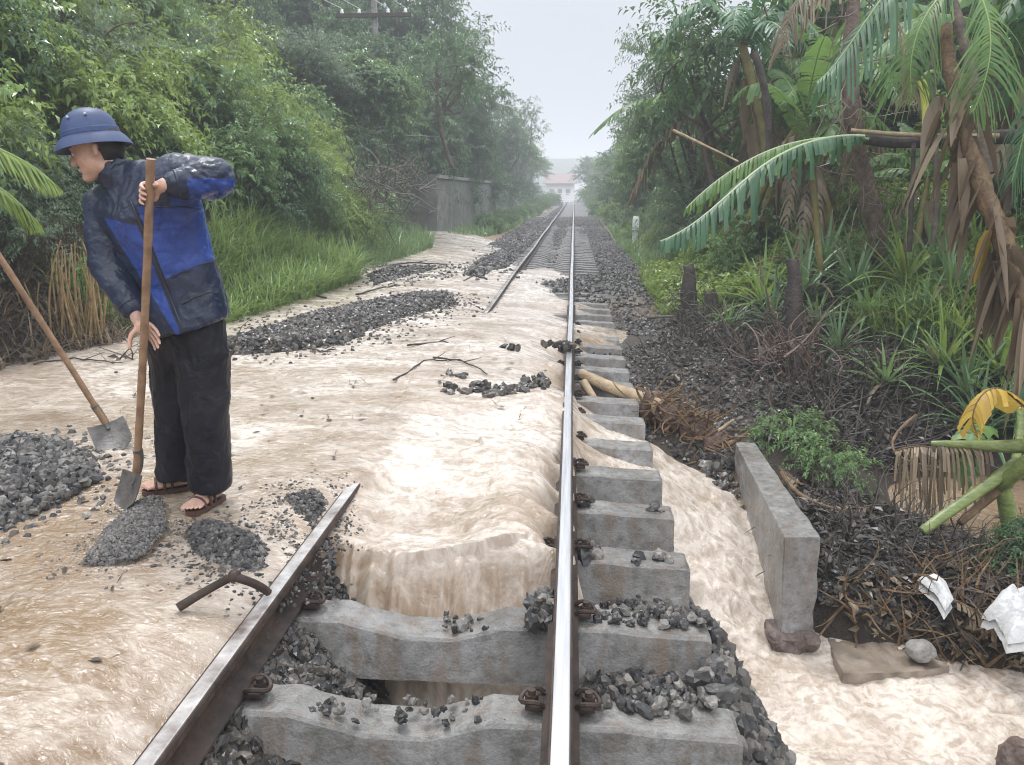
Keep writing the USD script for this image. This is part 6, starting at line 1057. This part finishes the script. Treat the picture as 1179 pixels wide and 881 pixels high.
obj('plastic_scrap', crumple([(1056, 668), (1072, 662), (1090, 672), (1098, 690), (1088, 704), (1078, 686)], -.66, .05, 5), sackm, smooth=40, label='white plastic scrap on top of the debris heap', cat='plastic scrap')
# ------------------------------------------------------------------ wires and pole, far buildings
pl = thing('utility_pole', 'utility pole with a crossarm standing among the trees at the top of the left slope', 'pole'); pp = Py(431, 12, 30.); pb = float(ground_h(pp[0], pp[1]))
obj('pole', tube([(pp[0], pp[1], pb-.5), (pp[0], pp[1], pp[2]+.35)], [.13, .1], 10), concrete, pl, smooth=True); obj('crossarm', box(2.6, .12, .12, (pp[0], pp[1]-.12, pp[2]-.18)), rust, pl)
xs_ = (-1.1, -.5, .5, 1.1)
for dx_ in xs_: obj('insulator', trimesh.creation.revolve([(0, 0), (.05, 0), (.07, .05), (.04, .08), (.06, .12), (0, .17)], sections=10).apply_translation((pp[0]+dx_, pp[1]-.12, pp[2]-.12)), plain(f'white_porcelain_{int(dx_*10+20)}', (.75, .75, .74), .2), pl, smooth=True)
for i, dx_ in enumerate(xs_):
    a = A3([pp[0]+dx_, pp[1]-.12, pp[2]+.05]); b_ = A3([-9.5+dx_*.8, 7, 8.8+.1*i]); t = np.linspace(0, 1, 24)[:, None]; C = a+(b_-a)*t-A3([0, 0, 1.])*.5*4*t*(1-t)
    obj('overhead_wire', tube(C, .016, 5), plain(f'pale_wire_{i}', (.45, .46, .47), .4), label='pale overhead wire running to the pole at the top of the left slope', cat='wire', group='overhead wires')
house = thing('house', 'small white house with a haze-paled red roof beyond the end of the track', 'house'); hx_, hy_ = -2.6, 158.
obj('wall', box(5.2, 5, 3.4, (hx_, hy_, 1.5)), plain('white_wall', (.7, .68, .66), .8), house); rf = trimesh.convex.convex_hull(np.array([(hx_+sx*3.1, hy_+sy*3.2, 3.1) for sx in (-1, 1) for sy in (-1, 1)]+[(hx_-2.8, hy_, 5.0), (hx_+2.8, hy_, 5.0)])); obj('roof', rf, plain('haze_paled_red_roof', (.24, .17, .155), .7), house)  # roof red paled in its colour to imitate haze over distance
for wx in (-1.5, 0, 1.5): obj('window', box(.8, .1, 1.0, (hx_+wx, hy_-2.53, 1.6)), plain(f'window_{int(wx*10+30)}', (.2, .21, .22), .2), house)  # panes lightened in colour, painting in the haze
h2 = thing('house', 'pale taller building right of the red-roofed house beyond the track', 'house'); obj('wall', box(3.6, 4, 5.4, (1.9, 165, 2.5)), plain('pale_wall', (.75, .75, .74), .8), h2); obj('roof', box(4.0, 4.4, .3, (1.9, 165, 5.35)), concrete, h2)
for i, (wx, wz) in enumerate(((-.9, 1.6), (.9, 1.6), (-.9, 3.8), (.9, 3.8))): obj('window', box(.7, .1, 1.0, (1.9+wx, 162.96, wz)), plain(f'haze_paled_pane_{i}', (.25, .26, .27), .2), h2)  # grey of these panes has distance haze mixed into the colour
gt = thing('level_crossing_fence', 'white barred fence across the end of the track', 'fence'); wp = plain('white_paint', (.8, .8, .78), .5)
for i in range(9): obj('post', box(.14, .14, 1.5, (-2.9+i*.75, 128, .6)), wp, gt)
for i, z_ in enumerate((.45, .95, 1.3)): obj('bar', box(6.3, .06, .11, (.1, 127.89, z_)), wp, gt)
mk = thing('marker_post', 'small white marker post beside the far track on the right', 'marker post'); mp_ = Py(732, 252, 26.); obj('post', box(.16, .12, 1.0, (mp_[0], mp_[1], float(ground_h(mp_[0], mp_[1]))+.45), .01), wp, mk); obj('plate', box(.2, .03, .34, (mp_[0], mp_[1]-.08, float(ground_h(mp_[0], mp_[1]))+.72)), wp, mk)
# ------------------------------------------------------------------ damp air
hz = M_('damp_air', {'v': ('principled_volume', {'color': (.7, .725, .75), 'density': .0034, 'anisotropy': .1})}, [], surface=None, volume='v.volume')
hb = trimesh.creation.box([540, 510, 26.6]); hb.apply_translation([0, 235, 10.8]); obj('haze', hb, hz, kind='stuff', label='damp grey air over the whole scene', cat='haze')
